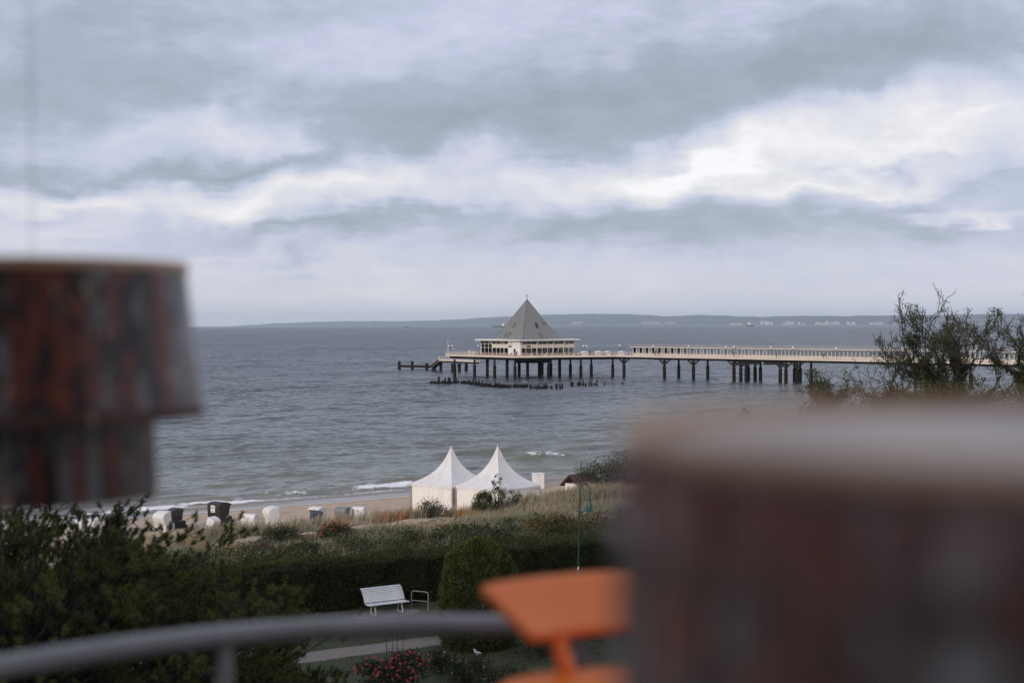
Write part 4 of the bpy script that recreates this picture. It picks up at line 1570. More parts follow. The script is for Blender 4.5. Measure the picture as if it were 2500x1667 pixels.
# ------------------------------------------------------------------ beach chairs
def text_mesh(s, size):
    cu = bpy.data.curves.new('digits', 'FONT')
    cu.body = s
    cu.size = size
    cu.extrude = .004
    cu.align_x = 'CENTER'; cu.align_y = 'CENTER'
    o = bpy.data.objects.new('digits', cu)
    col.objects.link(o)
    dg = bpy.context.evaluated_depsgraph_get()
    dg.update()
    me = bpy.data.meshes.new_from_object(o.evaluated_get(dg))
    bpy.data.objects.remove(o)
    return me


M_BLACKW = mat('dark_wicker', (.012, .010, .009), (.030, .025, .022), 14, .55, bump=.5, stretch=(1, 1, 6))
M_WHITEW = mat('white_wicker', (.60, .59, .57), (.74, .73, .71), 14, .6, bump=.4, stretch=(1, 1, 6))
M_CREAMW = mat('cream_wicker', (.50, .46, .40), (.62, .58, .52), 14, .6, bump=.4, stretch=(1, 1, 6))
M_NAVY = mat('navy_canvas', (.020, .025, .045), (.040, .048, .08), 6, .7)
M_GREYC = mat('grey_canvas', (.14, .15, .16), (.20, .21, .22), 6, .7)
M_STRIPE = mat('stripe_cloth', (.28, .16, .10), (.40, .26, .17), 3, .8)
M_PLATE = mat('number_plate', (.70, .69, .67), (.76, .75, .73), 4, .5)
M_INK = mat('ink', (.015, .015, .015), None, 1, .6)
CHAIR_PARTS = {}


def beach_chair(px, py, rz, shell, lining, label, number=None, tilt=0.0, h=1.0, dz=0.0):
    """hooded wicker beach chair; local +y is the open front"""
    p = on_ground(px, py) if py > 100 else col_w(px, py)
    t = thing('beach_chair', label, 'beach chair', (p.x, p.y, p.z + dz - .03), rz, 'hooded beach chairs along the dune foot')
    t.scale = (h, h, h)
    b = MB()
    b.xprism([(-.46, 0), (.40, 0), (.46, .34), (.30, .40), (-.40, .44), (-.50, .72), (-.56, .72)], -.56, .56)
    for s in (-1, 1):
        b.xprism([(-.55, .0), (.44, 0), (.50, .62), (.32, .72), (-.57, .75)], s * .56, s * .63)
    base = b.build('base', shell, t)
    rounded(base, .03)
    k = tilt
    def T_(y, z):
        z0 = .7
        yy, zz = y + .3, z - z0
        return (-.3 + yy * math.cos(k) - zz * math.sin(k), z0 + yy * math.sin(k) + zz * math.cos(k))
    prof = [(-.56, .70), (-.62, 1.05), (-.62, 1.38), (-.52, 1.55), (-.30, 1.63), (.05, 1.62), (.42, 1.52), (.50, 1.42)]
    inner = [(.44, 1.40), (.36, 1.46), (.05, 1.56), (-.28, 1.57), (-.46, 1.50), (-.55, 1.35), (-.55, 1.05), (-.49, .70)]
    b = MB()
    b.xprism([T_(*q) for q in prof + inner], -.60, .60)
    for s in (-1, 1):
        b.xprism([T_(*q) for q in [(-.56, .70), (-.60, 1.05), (-.60, 1.37), (-.51, 1.53), (-.3, 1.61), (.05, 1.60), (.41, 1.5), (.30, 1.15), (.22, .74)]], s * .56, s * .62)
    hood = b.build('hood', shell, t)
    rounded(hood, .025)
    b = MB(); b.xprism([T_(*q) for q in [(-.48, .72), (-.53, 1.05), (-.53, 1.35), (-.44, 1.47), (-.40, 1.45), (-.47, 1.33), (-.47, 1.05), (-.42, .72)]], -.55, .55)
    b.build('lining', lining, t)
    rounded(MB().box((0, -.02, .47), (1.08, .76, .12)).build('seat_cushion', lining, t), .03)
    rounded(MB().box((0, .52, .16), (.9, .30, .30)).build('footrest', shell, t), .02)
    for s in (-1, 1):
        MB().tube([(s * .66, -.1, .62), (s * .68, .1, .70), (s * .66, .25, .62)], .02, 6).build('handle', M_POLE, t)
    if number:
        c = Vector(T_(-.635, 1.17)) if False else None
        y_, z_ = T_(-.632, 1.2)
        pl = MB().box((0, 0, 0), (.42, .02, .46)).build('number_plate', M_PLATE, t, loc=(0, y_, z_), rot=(k, 0, 0))
        me = text_mesh(number, .26)
        me.materials.clear(); me.materials.append(M_INK)
        link('digits', me, pl, (0, -.014, .06), (pi / 2, 0, 0))
        dots = MB()
        for i_ in range(4): dots.box((-.12 + i_ * .08, -.012, -.14), (.045, .006, .05))
        dots.build('small_print', M_INK, pl)
    return t


R0 = math.radians
beach_chair(538, 1282, R0(-38), M_BLACKW, M_STRIPE, 'tall black wicker beach chair with white plate 101, nearest the big pine', '101', 0, 1.22)
beach_chair(514, 1299, R0(62), M_WHITEW, M_CREAMW, 'small white beach chair tipped back before the tall black one', None, .55, .72)
beach_chair(610, 25.0, R0(-18), M_WHITEW, M_CREAMW, 'upright white beach chair numbered 223 beside a round-hooded one', '223', 0, .95)
beach_chair(668, 22.0, R0(-55), M_WHITEW, M_CREAMW, 'white beach chair with rounded hood leaning back to the sea', None, .35, 1.0)
beach_chair(770, 23.5, R0(150), M_WHITEW, M_STRIPE, 'white beach chair showing a brown striped lining', None, 0, .92)
beach_chair(777, 26.5, R0(-70), M_NAVY, M_GREYC, 'dark navy beach chair half sunk in the dune grass', None, .25, .86)
beach_chair(836, 24.5, R0(-25), M_GREYC, M_NAVY, 'grey beach chair whose flat hood just clears the grass', None, .15, .84)
beach_chair(875, 24.5, R0(-12), M_WHITEW, M_GREYC, 'pale beach chair with dark letters, last before the tents', 'HB', 0, .82)
beach_chair(434, 1288, R0(-60), M_BLACKW, M_STRIPE, 'black wicker beach chair peering over the pine tips beside a white one', '109', .1, 1.0)
beach_chair(403, 1296, R0(-30), M_WHITEW, M_CREAMW, 'white beach chair leaning back, partly behind the pine tips', None, .4, .95)
beach_chair(285, 1306, R0(-40), M_BLACKW, M_STRIPE, 'black wicker beach chair behind the middle pine branches', None, .1, 1.0)
beach_chair(228, 1316, R0(-20), M_WHITEW, M_CREAMW, 'white beach chair glimpsed between the outer pine branches', None, .3, 1.0)
beach_chair(182, 1318, R0(10), M_WHITEW, M_CREAMW, 'white beach chair behind the leftmost pine crown', '205', .1, 1.0)
beach_chair(60, 1332, R0(-20), M_WHITEW, M_CREAMW, 'white beach chair farthest along the beach behind the pine', None, .2, 1.0)
# the low cream chest before the numbered white chair
p = col_w(626, 28.0)
t = thing('storage_chest', 'low cream wooden chest in the grass before the white beach chairs', 'chest', tuple(p), R0(12))
rounded(MB().box((0, 0, .36), (1.35, .6, .72)).build('body', M_CREAMW, t), .02)
rounded(MB().box((0, 0, .74), (1.42, .66, .06)).build('lid', M_CREAM, t), .01)
# white cabinet behind the second tent, dark hut further along
p = on_ground(1314, 1192)
t = thing('beach_locker', 'upright white wooden locker standing just past the second tent', 'locker', tuple(p), R0(20))
rounded(MB().box((0, 0, .75), (1.05, .8, 1.5)).build('cabinet', M_WHITE, t), .02)
rounded(MB().box((0, -.02, 1.54), (1.15, .9, .08)).build('lid', M_WHITE, t), .01)
MB().box((-.25, -.41, .75), (.46, .02, 1.3)).build('door', M_WHITE, t)
MB().box((.25, -.41, .75), (.46, .02, 1.3)).build('door', M_WHITE, t)
M_SHINGLE = mat('dark_red_roof', (.045, .018, .018), (.09, .035, .03), 3, .8, bump=.4)
p = Vector((6.2, 127, .95))
t = thing('beach_hut', 'small beach hut with dark red pitched roof half hidden by a bush', 'hut', tuple(p), R0(38))
MB().box((0, 0, .95), (2.4, 1.8, 1.9)).build('wall', M_WHITE, t)
b = MB(); b.xprism([(-1.35, 1.72), (0, 2.75), (1.35, 1.72), (1.28, 1.62), (0, 2.62), (-1.28, 1.62)], -1.5, 1.5)
b.build('roof', M_SHINGLE, t)
MB().box((0, -.915, .85), (.8, .04, 1.7)).build('door', M_CREAM, t)
for px, py, lab in ((1432, 1158, 'white beach chair beyond the dark red hut roof, nearer the water'), (1456, 1160, 'white beach chair beyond the dark red hut roof, close to the bush')):
    beach_chair(px, 18.0, R0(-30), M_WHITEW, M_CREAMW, lab, None, .2, 1.0)

# ------------------------------------------------------------------ vegetation tools
def in_view(x, y, z, margin=.25):
    R3 = np.array(CR)
    q = np.stack([x, y, z - EYE], -1) @ R3
    dpt = np.maximum(-q[..., 2], .1)
    u, v = q[..., 0] / dpt, q[..., 1] / dpt
    return (np.abs(u) < .36 * (1 + margin)) & (v > -.24 * (1 + margin)) & (-q[..., 2] > 1)


def rot_frames(rng, n, dirs=None, spread=1.0):
    """random unit axes, optionally gathered round given directions"""
    a = rng.normal(size=(n, 3))
    if dirs is not None:
        a = dirs + a * spread * .6
    a /= np.linalg.norm(a, axis=1)[:, None] + 1e-9
    b = rng.normal(size=(n, 3))
    b -= a * (a * b).sum(1)[:, None]
    b /= np.linalg.norm(b, axis=1)[:, None] + 1e-9
    return a, b


def leaf_quads(rng, P, size, width=.5, dirs=None, spread=1.0, colA=(.03, .05, .015), colB=(.07, .10, .03), clump=None, gam=1.0):
    n = len(P)
    a, b = rot_frames(rng, n, dirs, spread)
    L_ = size * rng.uniform(.6, 1.35, n)[:, None]
    W_ = L_ * width * .5
    V = np.empty((n, 4, 3))
    V[:, 0] = P
    V[:, 1] = P + a * L_ * .45 + b * W_
    V[:, 2] = P + a * L_
    V[:, 3] = P + a * L_ * .5 - b * W_
    k = rng.uniform(0, 1, n) ** gam * .6
    if clump is not None: k = k + clump * .6
    k = np.clip(k, 0, 1)[:, None]
    C = np.asarray(colA) * (1 - k) + np.asarray(colB) * k
    return V.reshape(-1, 3), np.arange(4 * n).reshape(n, 4), np.repeat(C, 4, 0)


def join(parts):
    V, Fa, C, o = [], [], [], 0
    for v, f, c in parts:
        V.append(v); Fa.append(f + o); C.append(c)
        o += len(v)
    return np.concatenate(V), np.concatenate(Fa), np.concatenate(C)


# ------------------------------------------------------------------ sand path through the dune
_pp = [sw(p.x, p.y) for p in (on_ground(820, 1300), on_ground(930, 1286), on_ground(1000, 1277), on_ground(1075, 1266))]
PATH_S1 = _pp[-1][0] + 1.0


def path_w(s):
    return np.interp(s, [_pp[0][0] - 40] + [q[0] for q in _pp] + [60], [_pp[0][1] + 3] + [q[1] for q in _pp] + [_pp[-1][1]])


def sand_path():
    S = np.arange(_pp[0][0] - 25, PATH_S1, .5)
    Wd = np.array([-.72, -.35, 0, .35, .72])
    SS, DD = np.meshgrid(S, Wd, indexing='ij')
    WW = path_w(SS) + DD + .12 * np.sin(SS * 1.3 + DD)
    X, Y = xy(SS, WW)
    V = np.stack([X, Y, gz(SS, WW) + .03], -1).reshape(-1, 3)
    n, m = SS.shape
    I = np.arange(n * m).reshape(n, m)
    Fa = np.stack([I[:-1, :-1], I[:-1, 1:], I[1:, 1:], I[1:, :-1]], -1).reshape(-1, 4)
    tag(link('sand_path', npmesh('sand_path', V, Fa, mat('path_sand', (.34, .25, .17), (.48, .37, .27), 2, .95, bump=.4), smooth=True)), kind='structure')


sand_path()


# ------------------------------------------------------------------ dune grass
def dune_grass():
    rng = np.random.default_rng(5)
    n = 60000
    s = rng.uniform(-95, 60, n); w = rng.uniform(31.5, 70, n)
    x, y = xy(s, w)
    z = gz(s, w)
    # less grass further inland, where the shrubs take over, and none on the sand path
    pw = path_w(s)
    dens = np.interp(w, [31.5, 34, 38, 56, 64, 70], [.25, .8, 1, 1, .55, .25]) * np.interp(vnoise(s / 3.2, w / 3.2, 31), [.15, .4], [.35, 1])
    keep = in_view(x, y, z, .2) & (rng.uniform(0, 1, n) < dens) & ~((np.abs(w - pw) < .75) & (s < PATH_S1))
    s, w, x, y, z, pw = s[keep], w[keep], x[keep], y[keep], z[keep], pw[keep]
    n = len(s)
    nb = 9
    tone = vnoise(s / 5, w / 5, 32)
    straw = np.clip(np.interp(w, [32, 38, 46, 56], [.95, .72, .35, .08]) + (tone - .5) * .9, 0, 1)
    orange = (vnoise(s / 1.7, w / 1.7, 33) > .80) & (w < 52)
    h = rng.uniform(.45, .95, n) * np.interp(w, [31.5, 36, 60], [.8, 1, .9])
    # trodden low on the near side of the path
    h = np.where((s < PATH_S1) & (w > pw) & (w < pw + 5), h * np.interp(w - pw, [0, 2.5, 5], [.22, .35, .9]), h)
    P = np.repeat(np.stack([x, y, z - .03], -1), nb, 0) + rng.normal(size=(n * nb, 3)) * [.13, .13, 0]
    H = np.repeat(h, nb) * rng.uniform(.6, 1.2, n * nb)
    wind = np.array([.30, .10])
    ang = rng.uniform(0, 2 * pi, n * nb)
    lean = np.stack([np.cos(ang), np.sin(ang)], -1) * rng.uniform(.05, .45, n * nb)[:, None] + wind * rng.uniform(.3, 1, n * nb)[:, None]
    side = np.stack([-np.sin(ang), np.cos(ang), np.zeros_like(ang)], -1) * rng.uniform(.012, .026, n * nb)[:, None]
    mid = P + np.concatenate([lean * (H * .35)[:, None], (H * .6)[:, None]], 1)
    tip = P + np.concatenate([lean * (H * 1.0)[:, None], (H * 1.0)[:, None]], 1)
    V = np.stack([P - side, P + side, mid + side * .7, mid - side * .7, tip], 1).reshape(-1, 3)
    b = np.arange(n * nb)[:, None] * 5
    F1 = b + np.array([0, 1, 2, 3]); F2 = b + np.array([3, 2, 4, 4])
    cs = np.array([.50, .42, .30]); cg = np.array([.145, .155, .095]); co = np.array([.42, .24, .11])
    C = cs * straw[:, None] + cg * (1 - straw[:, None])
    C[orange] = co
    C = np.repeat(C, nb, 0) * rng.uniform(.65, 1.25, n * nb)[:, None]
    Fa = np.concatenate([F1, F2[:, [0, 1, 2, 2]]])
    # triangles: keep quads and triangles as two meshes' worth of faces in one triangle list
    tri = np.concatenate([F1[:, [0, 1, 2]], F1[:, [0, 2, 3]], F2[:, [0, 1, 2]]])
    me = npmesh('dune_grass', V, tri, M_GRASS, cols=np.repeat(C, 5, 0))
    tag(link('dune_grass', me), 'pale straw and grey green dune grass bending in the wind', 'grass', kind='stuff')


dune_grass()


# ------------------------------------------------------------------ rose thicket behind the hedge
def thicket():
    rng = np.random.default_rng(6)
    cs = []
    for k in range(1500):
        s = rng.uniform(-85, 10); w = rng.uniform(49, 73.5)
        x, y = xy(s, w)
        z = float(gz(s, w))
        if not in_view(np.array(x), np.array(y), np.array(z), .2): continue
        if w < 62 and rng.uniform() > ((w - 48) / 14) ** 1.6: continue
        cs.append((x, y, z, s, w))
    parts = []
    for x, y, z, s, w in cs:
        r = rng.uniform(.55, 1.15)
        h = rng.uniform(.55, 1.6) * np.interp(w, [55, 66, 73], [.65, 1.0, 1.25])
        n = int(330 * r)
        d = rng.normal(size=(n, 3)); d[:, 2] = np.abs(d[:, 2]); d /= np.linalg.norm(d, axis=1)[:, None]
        rad = rng.uniform(.55, 1.05, n)[:, None]
        lump = 1 + .25 * np.sin(d[:, :1] * 5 + s) * np.cos(d[:, 1:2] * 6 + w)
        P = np.array([x, y, z]) + d * rad * lump * np.array([r, r, h])
        kind = rng.uniform()
        if kind < .70: a, b = (.016, .022, .008), (.062, .074, .028)
        elif kind < (.97 if s < -42 else .88): a, b = (.032, .040, .022), (.090, .100, .055)
        else: a, b = (.055, .038, .018), (.16, .095, .042)
        parts.append(leaf_quads(rng, P, rng.uniform(.10, .16), .62, d, 1.2, a, b, np.full(n, rng.uniform(-.3, .9)), 1.6))
        if rng.uniform() < (.06 if s < -42 else .16):
            m = int(rng.uniform(6, 22)); q = P[rng.integers(0, n, m)] + [0, 0, .05]
            parts.append(leaf_quads(rng, q, .10, .9, None, 1, (.25, .08, .03), (.42, .20, .10)))
    V, Fa, C = join(parts)
    tag(link('rose_thicket', npmesh('rose_thicket', V, Fa, M_LEAF, cols=C)), 'unkempt thicket of dune roses between the hedge and the dune grass', 'shrubs', kind='stuff')


thicket()


# ------------------------------------------------------------------ hedge and topiary
M_CORE = mat('leaf_core', (.012, .018, .006), (.020, .028, .010), 6, .9)  # solid dark green core that makes the foliage opaque


def hedge():
    rng = np.random.default_rng(7)
    a, b = Vector((-10.3, 58.1)), Vector((4.5, 65.9))
    dr = (b - a).normalized()
    nm = Vector((-dr.y, dr.x))          # away from the camera
    A = a - dr * 13; Bp = b + dr * 9
    Lg = (Bp - A).length
    H, D = 2.02, 1.9
    t = thing('clipped_hedge', 'long dark clipped hedge behind the white bench', 'hedge', (A.x, A.y, 5.0), math.atan2(dr.y, dr.x))

    def wob(u, seed): return (vnoise(np.asarray(u) / 2.3, np.asarray(u) * 0 + seed, 41) - .5)
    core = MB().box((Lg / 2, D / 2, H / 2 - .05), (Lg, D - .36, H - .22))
    core.build('opaque_core', M_CORE, t)
    n1, n2 = 62000, 52000
    u = rng.uniform(0, Lg, n1); zz = H * rng.uniform(0, 1, n1) ** .9
    P1 = np.stack([u, .12 - .18 * rng.uniform(0, 1, n1) ** 2 + .26 * (vnoise(u / .7, zz / .6, 47) - .5) + .20 * (vnoise(u / 2.2, zz / 1.5, 48) - .5), zz], -1)
    d1 = np.tile([0, -1.0, .25], (n1, 1))
    u = rng.uniform(0, Lg, n2); v = rng.uniform(-.02, D, n2)
    P2 = np.stack([u, v, H - .05 + .30 * (vnoise(u / 1.3, v / 1.1, 43) - .5) + .20 * (vnoise(u / .45, v / .45, 44) - .5) + rng.uniform(-.08, .08, n2)], -1)
    d2 = np.tile([0, -.15, 1.0], (n2, 1))
    parts = [leaf_quads(rng, P1, .085, .55, d1, 1.3, (.007, .010, .004), (.085, .10, .038), vnoise(P1[:, 0] / .5, P1[:, 2] / .5, 45) * .35 + np.clip(P1[:, 2] / H - .75, 0, 1) * 1.2, 4.0),  # front leaves darker, paling towards the top edge: shade put into the colour
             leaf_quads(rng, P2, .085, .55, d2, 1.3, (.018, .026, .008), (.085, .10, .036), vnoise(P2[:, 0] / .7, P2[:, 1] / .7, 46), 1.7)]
    # loose shoots on top
    m = 7000
    u = rng.uniform(0, Lg, m); v = rng.uniform(0, D, m)
    P3 = np.stack([u, v, H + rng.uniform(0, .32, m) ** 1.3], -1)
    parts.append(leaf_quads(rng, P3, .09, .4, np.tile([0, 0, 1.0], (m, 1)), .9, (.025, .034, .012), (.080, .092, .036)))
    # ends
    for x_ in (0, Lg):
        m = 3000
        P4 = np.stack([np.full(m, x_) + rng.uniform(-.1, .1, m), rng.uniform(0, D, m), rng.uniform(0, H, m)], -1)
        parts.append(leaf_quads(rng, P4, .08, .55, np.tile([1 if x_ else -1, 0, .2], (m, 1)), 1.2, (.016, .024, .008), (.04, .055, .02)))
    V, Fa, C = join(parts)
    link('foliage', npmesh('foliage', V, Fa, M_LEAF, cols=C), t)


hedge()


def topiary(px, pyb, hgt, wid, label, n=26000, seed=8):
    rng = np.random.default_rng(seed)
    p = at(px, pyb, 5.0)
    t = thing('topiary_yew', label, 'topiary', tuple(p))
    prof = lambda f: wid / 2 * np.interp(f, [0, .1, .3, .5, .68, .82, .92, 1.0], [.82, .95, 1.0, 1.0, .95, .80, .58, .06])
    c = MB(); c.lathe([(float(prof(f)) * .9, hgt * f * .97) for f in (.0, .1, .3, .5, .68, .82, .92, .985)], 20)
    c.build('opaque_core', M_CORE, t)
    f = rng.uniform(0, 1, n) ** .9
    a = rng.uniform(0, 2 * pi, n)
    lump = 1 + .10 * (vnoise(a * 3.2, f * 7, 51) - .5) * 2 + .09 * (vnoise(a * 9, f * 20, 52) - .5) * 2
    r = prof(f) * lump * (1 - .10 * rng.uniform(0, 1, n) ** 2)
    P = np.stack([r * np.cos(a), r * np.sin(a), hgt * f], -1)
    d = np.stack([np.cos(a), np.sin(a), .25 + f], -1)
    Q = leaf_quads(rng, P, .15, .26, d, .8, (.022, .032, .009), (.15, .165, .05), vnoise(a * 9, f * 20, 53) * .8, 2.0)
    link('foliage', npmesh('foliage', Q[0], Q[1], M_LEAF, cols=Q[2]), t)


topiary(1169, 1575, 3.95, 2.8, 'tall dome of clipped yew on the lawn right of the bench')


# ------------------------------------------------------------------ shrubs and saplings
def bush(name, label, p, r, h, n, leaf, colA, colB, seed, flowers=None, stems=7, cat='bush', open_=.0):
    rng = np.random.default_rng(seed)
    t = thing(name, label, cat, tuple(p))
    st = MB()
    tips = []
    for k in range(stems):
        a = 2 * pi * k / stems + rng.uniform(-.3, .3)
        rr = r * rng.uniform(.35, .8)
        tip = (math.cos(a) * rr, math.sin(a) * rr, h * rng.uniform(.65, .98))
        st.tube([(0.04 * math.cos(a), .04 * math.sin(a), -.1), (tip[0] * .4, tip[1] * .4, tip[2] * .5), tip], [.03, .02, .006], 5)
        tips.append(tip)
    st.build('stem', M_BARK_DARK, t)
    m = max(6, int(n / 26))
    d = rng.normal(size=(m, 3)); d /= np.linalg.norm(d, axis=1)[:, None]
    cc = np.array([0, 0, h * .55]) + d * (rng.uniform(0, 1, m)[:, None] ** .4) * np.array([r, r, h * .46])
    if open_: cc = cc[rng.uniform(0, 1, m) > open_]
    m = len(cc)
    P = np.repeat(cc, 26, 0) + rng.normal(size=(m * 26, 3)) * r * .13
    dd = P - np.array([0, 0, h * .45])
    dd /= np.linalg.norm(dd, axis=1)[:, None] + 1e-6
    parts = [leaf_quads(rng, P, leaf, .5, dd, 1.2, colA, colB, np.repeat(rng.uniform(-.3, .9, m), 26))]
    V, Fa, C = join(parts)
    link('foliage', npmesh('foliage', V, Fa, M_LEAF, cols=C), t)
    if flowers:
        nf, cA, cB, fs_ = flowers
        dd = rng.normal(size=(nf, 3)); dd[:, 2] = np.abs(dd[:, 2]); dd[:, 1] -= .3; dd /= np.linalg.norm(dd, axis=1)[:, None]
        Pf = np.array([0, 0, h * .5]) + dd * np.array([r, r, h * .52]) * rng.uniform(.85, 1.08, nf)[:, None]
        # a blossom: three rings of petals
        Pp = np.repeat(Pf, 14, 0) + rng.normal(size=(nf * 14, 3)) * fs_ * .22
        V, Fa, C = leaf_quads(rng, Pp, fs_ * .6, .9, np.repeat(dd, 14, 0), 1.3, cA, cB, np.repeat(rng.uniform(-.3, .8, nf), 14))
        link('blossoms', npmesh('blossoms', V, Fa, M_LEAF, cols=C), t)
    return t


G1, G2 = (.020, .032, .010), (.060, .085, .030)
bush('round_shrub', 'dense rounded dark green shrub in the dune grass below the white beach chairs', on_ground(688, 1338), 1.35, 1.35, 5200, .10, (.014, .024, .009), (.045, .062, .024), 61)
bush('rose_shrub', 'dark shrub dotted with orange red hips beside the sand path', on_ground(820, 1328), 1.05, 1.25, 3400, .10, (.018, .022, .010), (.06, .06, .03), 62, (46, (.30, .06, .03), (.45, .14, .07), .11))
bush('rose_shrub', 'small pale leaved shrub with reddish tips near the pine', on_ground(640, 1372), .8, .95, 2200, .10, (.05, .05, .035), (.12, .10, .07), 63, (26, (.26, .09, .06), (.40, .2, .13), .10))
bush('twiggy_shrub', 'grey green twiggy shrub before the wall of the first tent', col_w(1048, 37), 1.1, 1.25, 2200, .12, (.04, .046, .026), (.09, .10, .06), 64, stems=14, open_=.25)
bush('leafy_bush', 'compact olive green bush where the two tents meet', col_w(1176, 37), .78, 1.85, 3000, .13, (.035, .045, .018), (.095, .105, .045), 65)
bush('sapling', 'slender open sapling standing before the second tent', col_w(1212, 37), .72, 2.9, 1500, .14, (.05, .062, .036), (.115, .13, .08), 66, stems=9, cat='sapling', open_=.2)
bush('pale_shrub', 'small pale grey green shrub at the foot of the second tent', col_w(1258, 36.5), .62, 1.3, 800, .12, (.08, .09, .06), (.15, .16, .11), 67, stems=9, open_=.3)
bush('willow_bush', 'large grey green bush on the dune behind the dark red hut', col_w(1468, 36), 2.1, 2.2, 5200, .13, (.03, .04, .022), (.09, .10, .06), 68, stems=16, open_=.15)
bush('willow_bush', 'second grey green bush on the dune, at the edge of the big drum', col_w(1535, 37), 2.3, 2.9, 5200, .13, (.03, .04, .022), (.085, .095, .055), 69, stems=16, open_=.15)
bush('rose_shrub', 'orange tinged shrub on the dune slope near the green street lamp', on_ground(1330, 1320), 1.3, 1.2, 3400, .10, (.035, .034, .016), (.12, .088, .038), 70, (18, (.30, .11, .04), (.42, .2, .08), .09))
bush('rose_shrub', 'orange leaved shrub just behind the green street lamp', on_ground(1450, 1322), 1.4, 1.35, 3400, .10, (.035, .034, .016), (.12, .088, .038), 71, (18, (.30, .11, .04), (.42, .2, .08), .09))


# ------------------------------------------------------------------ branching trees
def grow_tree(rng, base, stems, length, gens, r0, spread=.5, up=.35, wig=.22, shrink=.74, kids=(2, 3), lean=None):
    """returns tapered segments and the end nodes"""
    segs, ends = [], []

    def go(p, d, ln, r, g):
        n = 4
        pts = [p]
        for i in range(n):
            d = (d + Vector(rng.normal(size=3)) * wig + Vector((0, 0, up * .15))).normalized()
            p = p + d * (ln / n)
            pts.append(p)
        rs = [max(r * (1 - .36 * i / n), .016) for i in range(n + 1)]
        segs.append((pts, rs, g))
        if g == 0:
            ends.append((p, d))
            return
        for k in range(rng.integers(kids[0], kids[1] + 1)):
            ax = Vector(rng.normal(size=3)).normalized()
            q = (d + ax * spread + Vector((0, 0, up * .4))).normalized()
            j = n if k == 0 else int(rng.integers(2, n + 1))
            go(pts[j], q, ln * shrink * rng.uniform(.75, 1.2), rs[j] * (.88 if k == 0 else .70), g - 1)
    for d, ln, r in stems:
        go(Vector(base), Vector(d).normalized(), ln, r, gens)
    return segs, ends


def tree_mesh(segs, name, m, org):
    b = MB()
    for pts, rs, g in segs:
        b.tube(pts, rs, 7 if rs[0] > .06 else 4, cap=False)
    return b.mesh(name, m, True, org)


def bare_tree(name, label, p, fork, stems, seed, leafy, ivy, gens=4, kids=(2, 3), tipleaf=7, colA=(.03, .04, .014), colB=(.085, .10, .036), spread=.55, rt=.3):
    """a trunk up to the fork, then a fan of crooked stems"""
    rng = np.random.default_rng(seed)
    t = thing(name, label, 'tree', tuple(p))
    fk = Vector((p.x, p.y, fork))
    segs, ends = grow_tree(rng, fk, stems, 0, gens, 0, spread=spread, kids=kids, wig=.26, up=.5)
    tk = [p - Vector((0, 0, .2)), p.lerp(fk, .35) + Vector((.2, 0, 0)), p.lerp(fk, .7) - Vector((.1, 0, 0)), fk + Vector((0, 0, .3))]
    segs.append((tk, [rt * 1.25, rt, rt * .9, rt * .6], gens + 1))
    link('trunk', tree_mesh(segs, 'trunk', M_BARK_DARK, p), t)
    parts = []
    po = np.array(p)
    for pts, rs, g in segs:
        if g >= gens + 1 - ivy:                       # ivy on trunk and lower stems
            for a, b_ in zip(pts[:-1], pts[1:]):
                if b_.z < fork - 2.5: continue
                n = int(520 * (b_ - a).length * (1.8 if g > gens else 1.0 if g == gens else .6))
                f = rng.uniform(0, 1, n)[:, None]
                P = np.array(a) * (1 - f) + np.array(b_) * f + rng.normal(size=(n, 3)) * (.42 if g > gens else .20 if g == gens else .12)
                parts.append(leaf_quads(rng, P - po, .10, .6, None, 1, (.012, .017, .006), (.042, .048, .016), np.full(n, rng.uniform(-.3, .8))))
        elif rng.uniform() < leafy:
            n = int(rng.uniform(8, 34))
            P = np.array(pts[int(rng.integers(1, 5))]) + rng.normal(size=(n, 3)) * .12
            parts.append(leaf_quads(rng, P - po, .10, .5, None, 1, colA, colB, np.full(n, rng.uniform(-.3, .9))))
    for e, d in ends:
        n = int(rng.poisson(tipleaf * (1 if rng.uniform() < .45 else .12)))
        if n:
            P = np.array(e) + rng.normal(size=(n, 3)) * .06
            parts.append(leaf_quads(rng, P - po, .085, .4, np.tile(np.array(d), (n, 1)), .8, colA, colB, np.full(n, rng.uniform(-.2, .9))))
    V, Fa, C = join(parts)
    link('crown', npmesh('crown', V, Fa, M_LEAF, cols=C), t)


def gp_(px, Y, z=None):
    X = (px - 1250) / F * Y
    return Vector((X, Y, gz_xy(X, Y) if z is None else z))


bare_tree('ivy_tree', 'big spreading half bare tree with ivy clad stems over the pier walkway', gp_(2335, 78), 12.2,
          [((-.95, .1, .50), 2.3, .13), ((-.62, -.2, .9), 2.0, .15), ((-.25, .2, 1), 1.8, .17), ((.12, .1, 1), 1.75, .17), ((.5, -.1, .9), 1.8, .15), ((-1.2, 0, .20), 2.3, .11), ((.9, .1, .6), 1.9, .12), ((-1.0, .2, .8), 2.1, .13), ((-.9, -.2, .30), 2.5, .11), ((.3, .3, 1), 1.8, .14)], 81, .30, 2, gens=5, tipleaf=7, kids=(2, 3))
bare_tree('ivy_tree', 'half bare tree with leafier twigs beside the big spreading one, cut by the frame', gp_(2520, 74), 12.2,
          [((-.45, 0, 1), 2.3, .14), ((-.1, .1, 1), 2.4, .15), ((.4, -.1, 1), 2.2, .13), ((-.9, .1, .7), 1.9, .11), ((.9, 0, .7), 2, .1)], 82, .5, 2, gens=5, tipleaf=9)
bare_tree('leafy_tree', 'small tree with drooping pale tufts before the pier walkway', gp_(2025, 76), 12.4,
          [((-.25, 0, 1), .95, .08), ((.1, .1, 1), 1.05, .08), ((-.8, .1, .6), 1.1, .06), ((.6, 0, .8), .9, .07), ((-.9, 0, .2), 1.1, .05)], 83, .5, 2, gens=3, tipleaf=12, colA=(.05, .06, .022), colB=(.13, .14, .055), rt=.2)
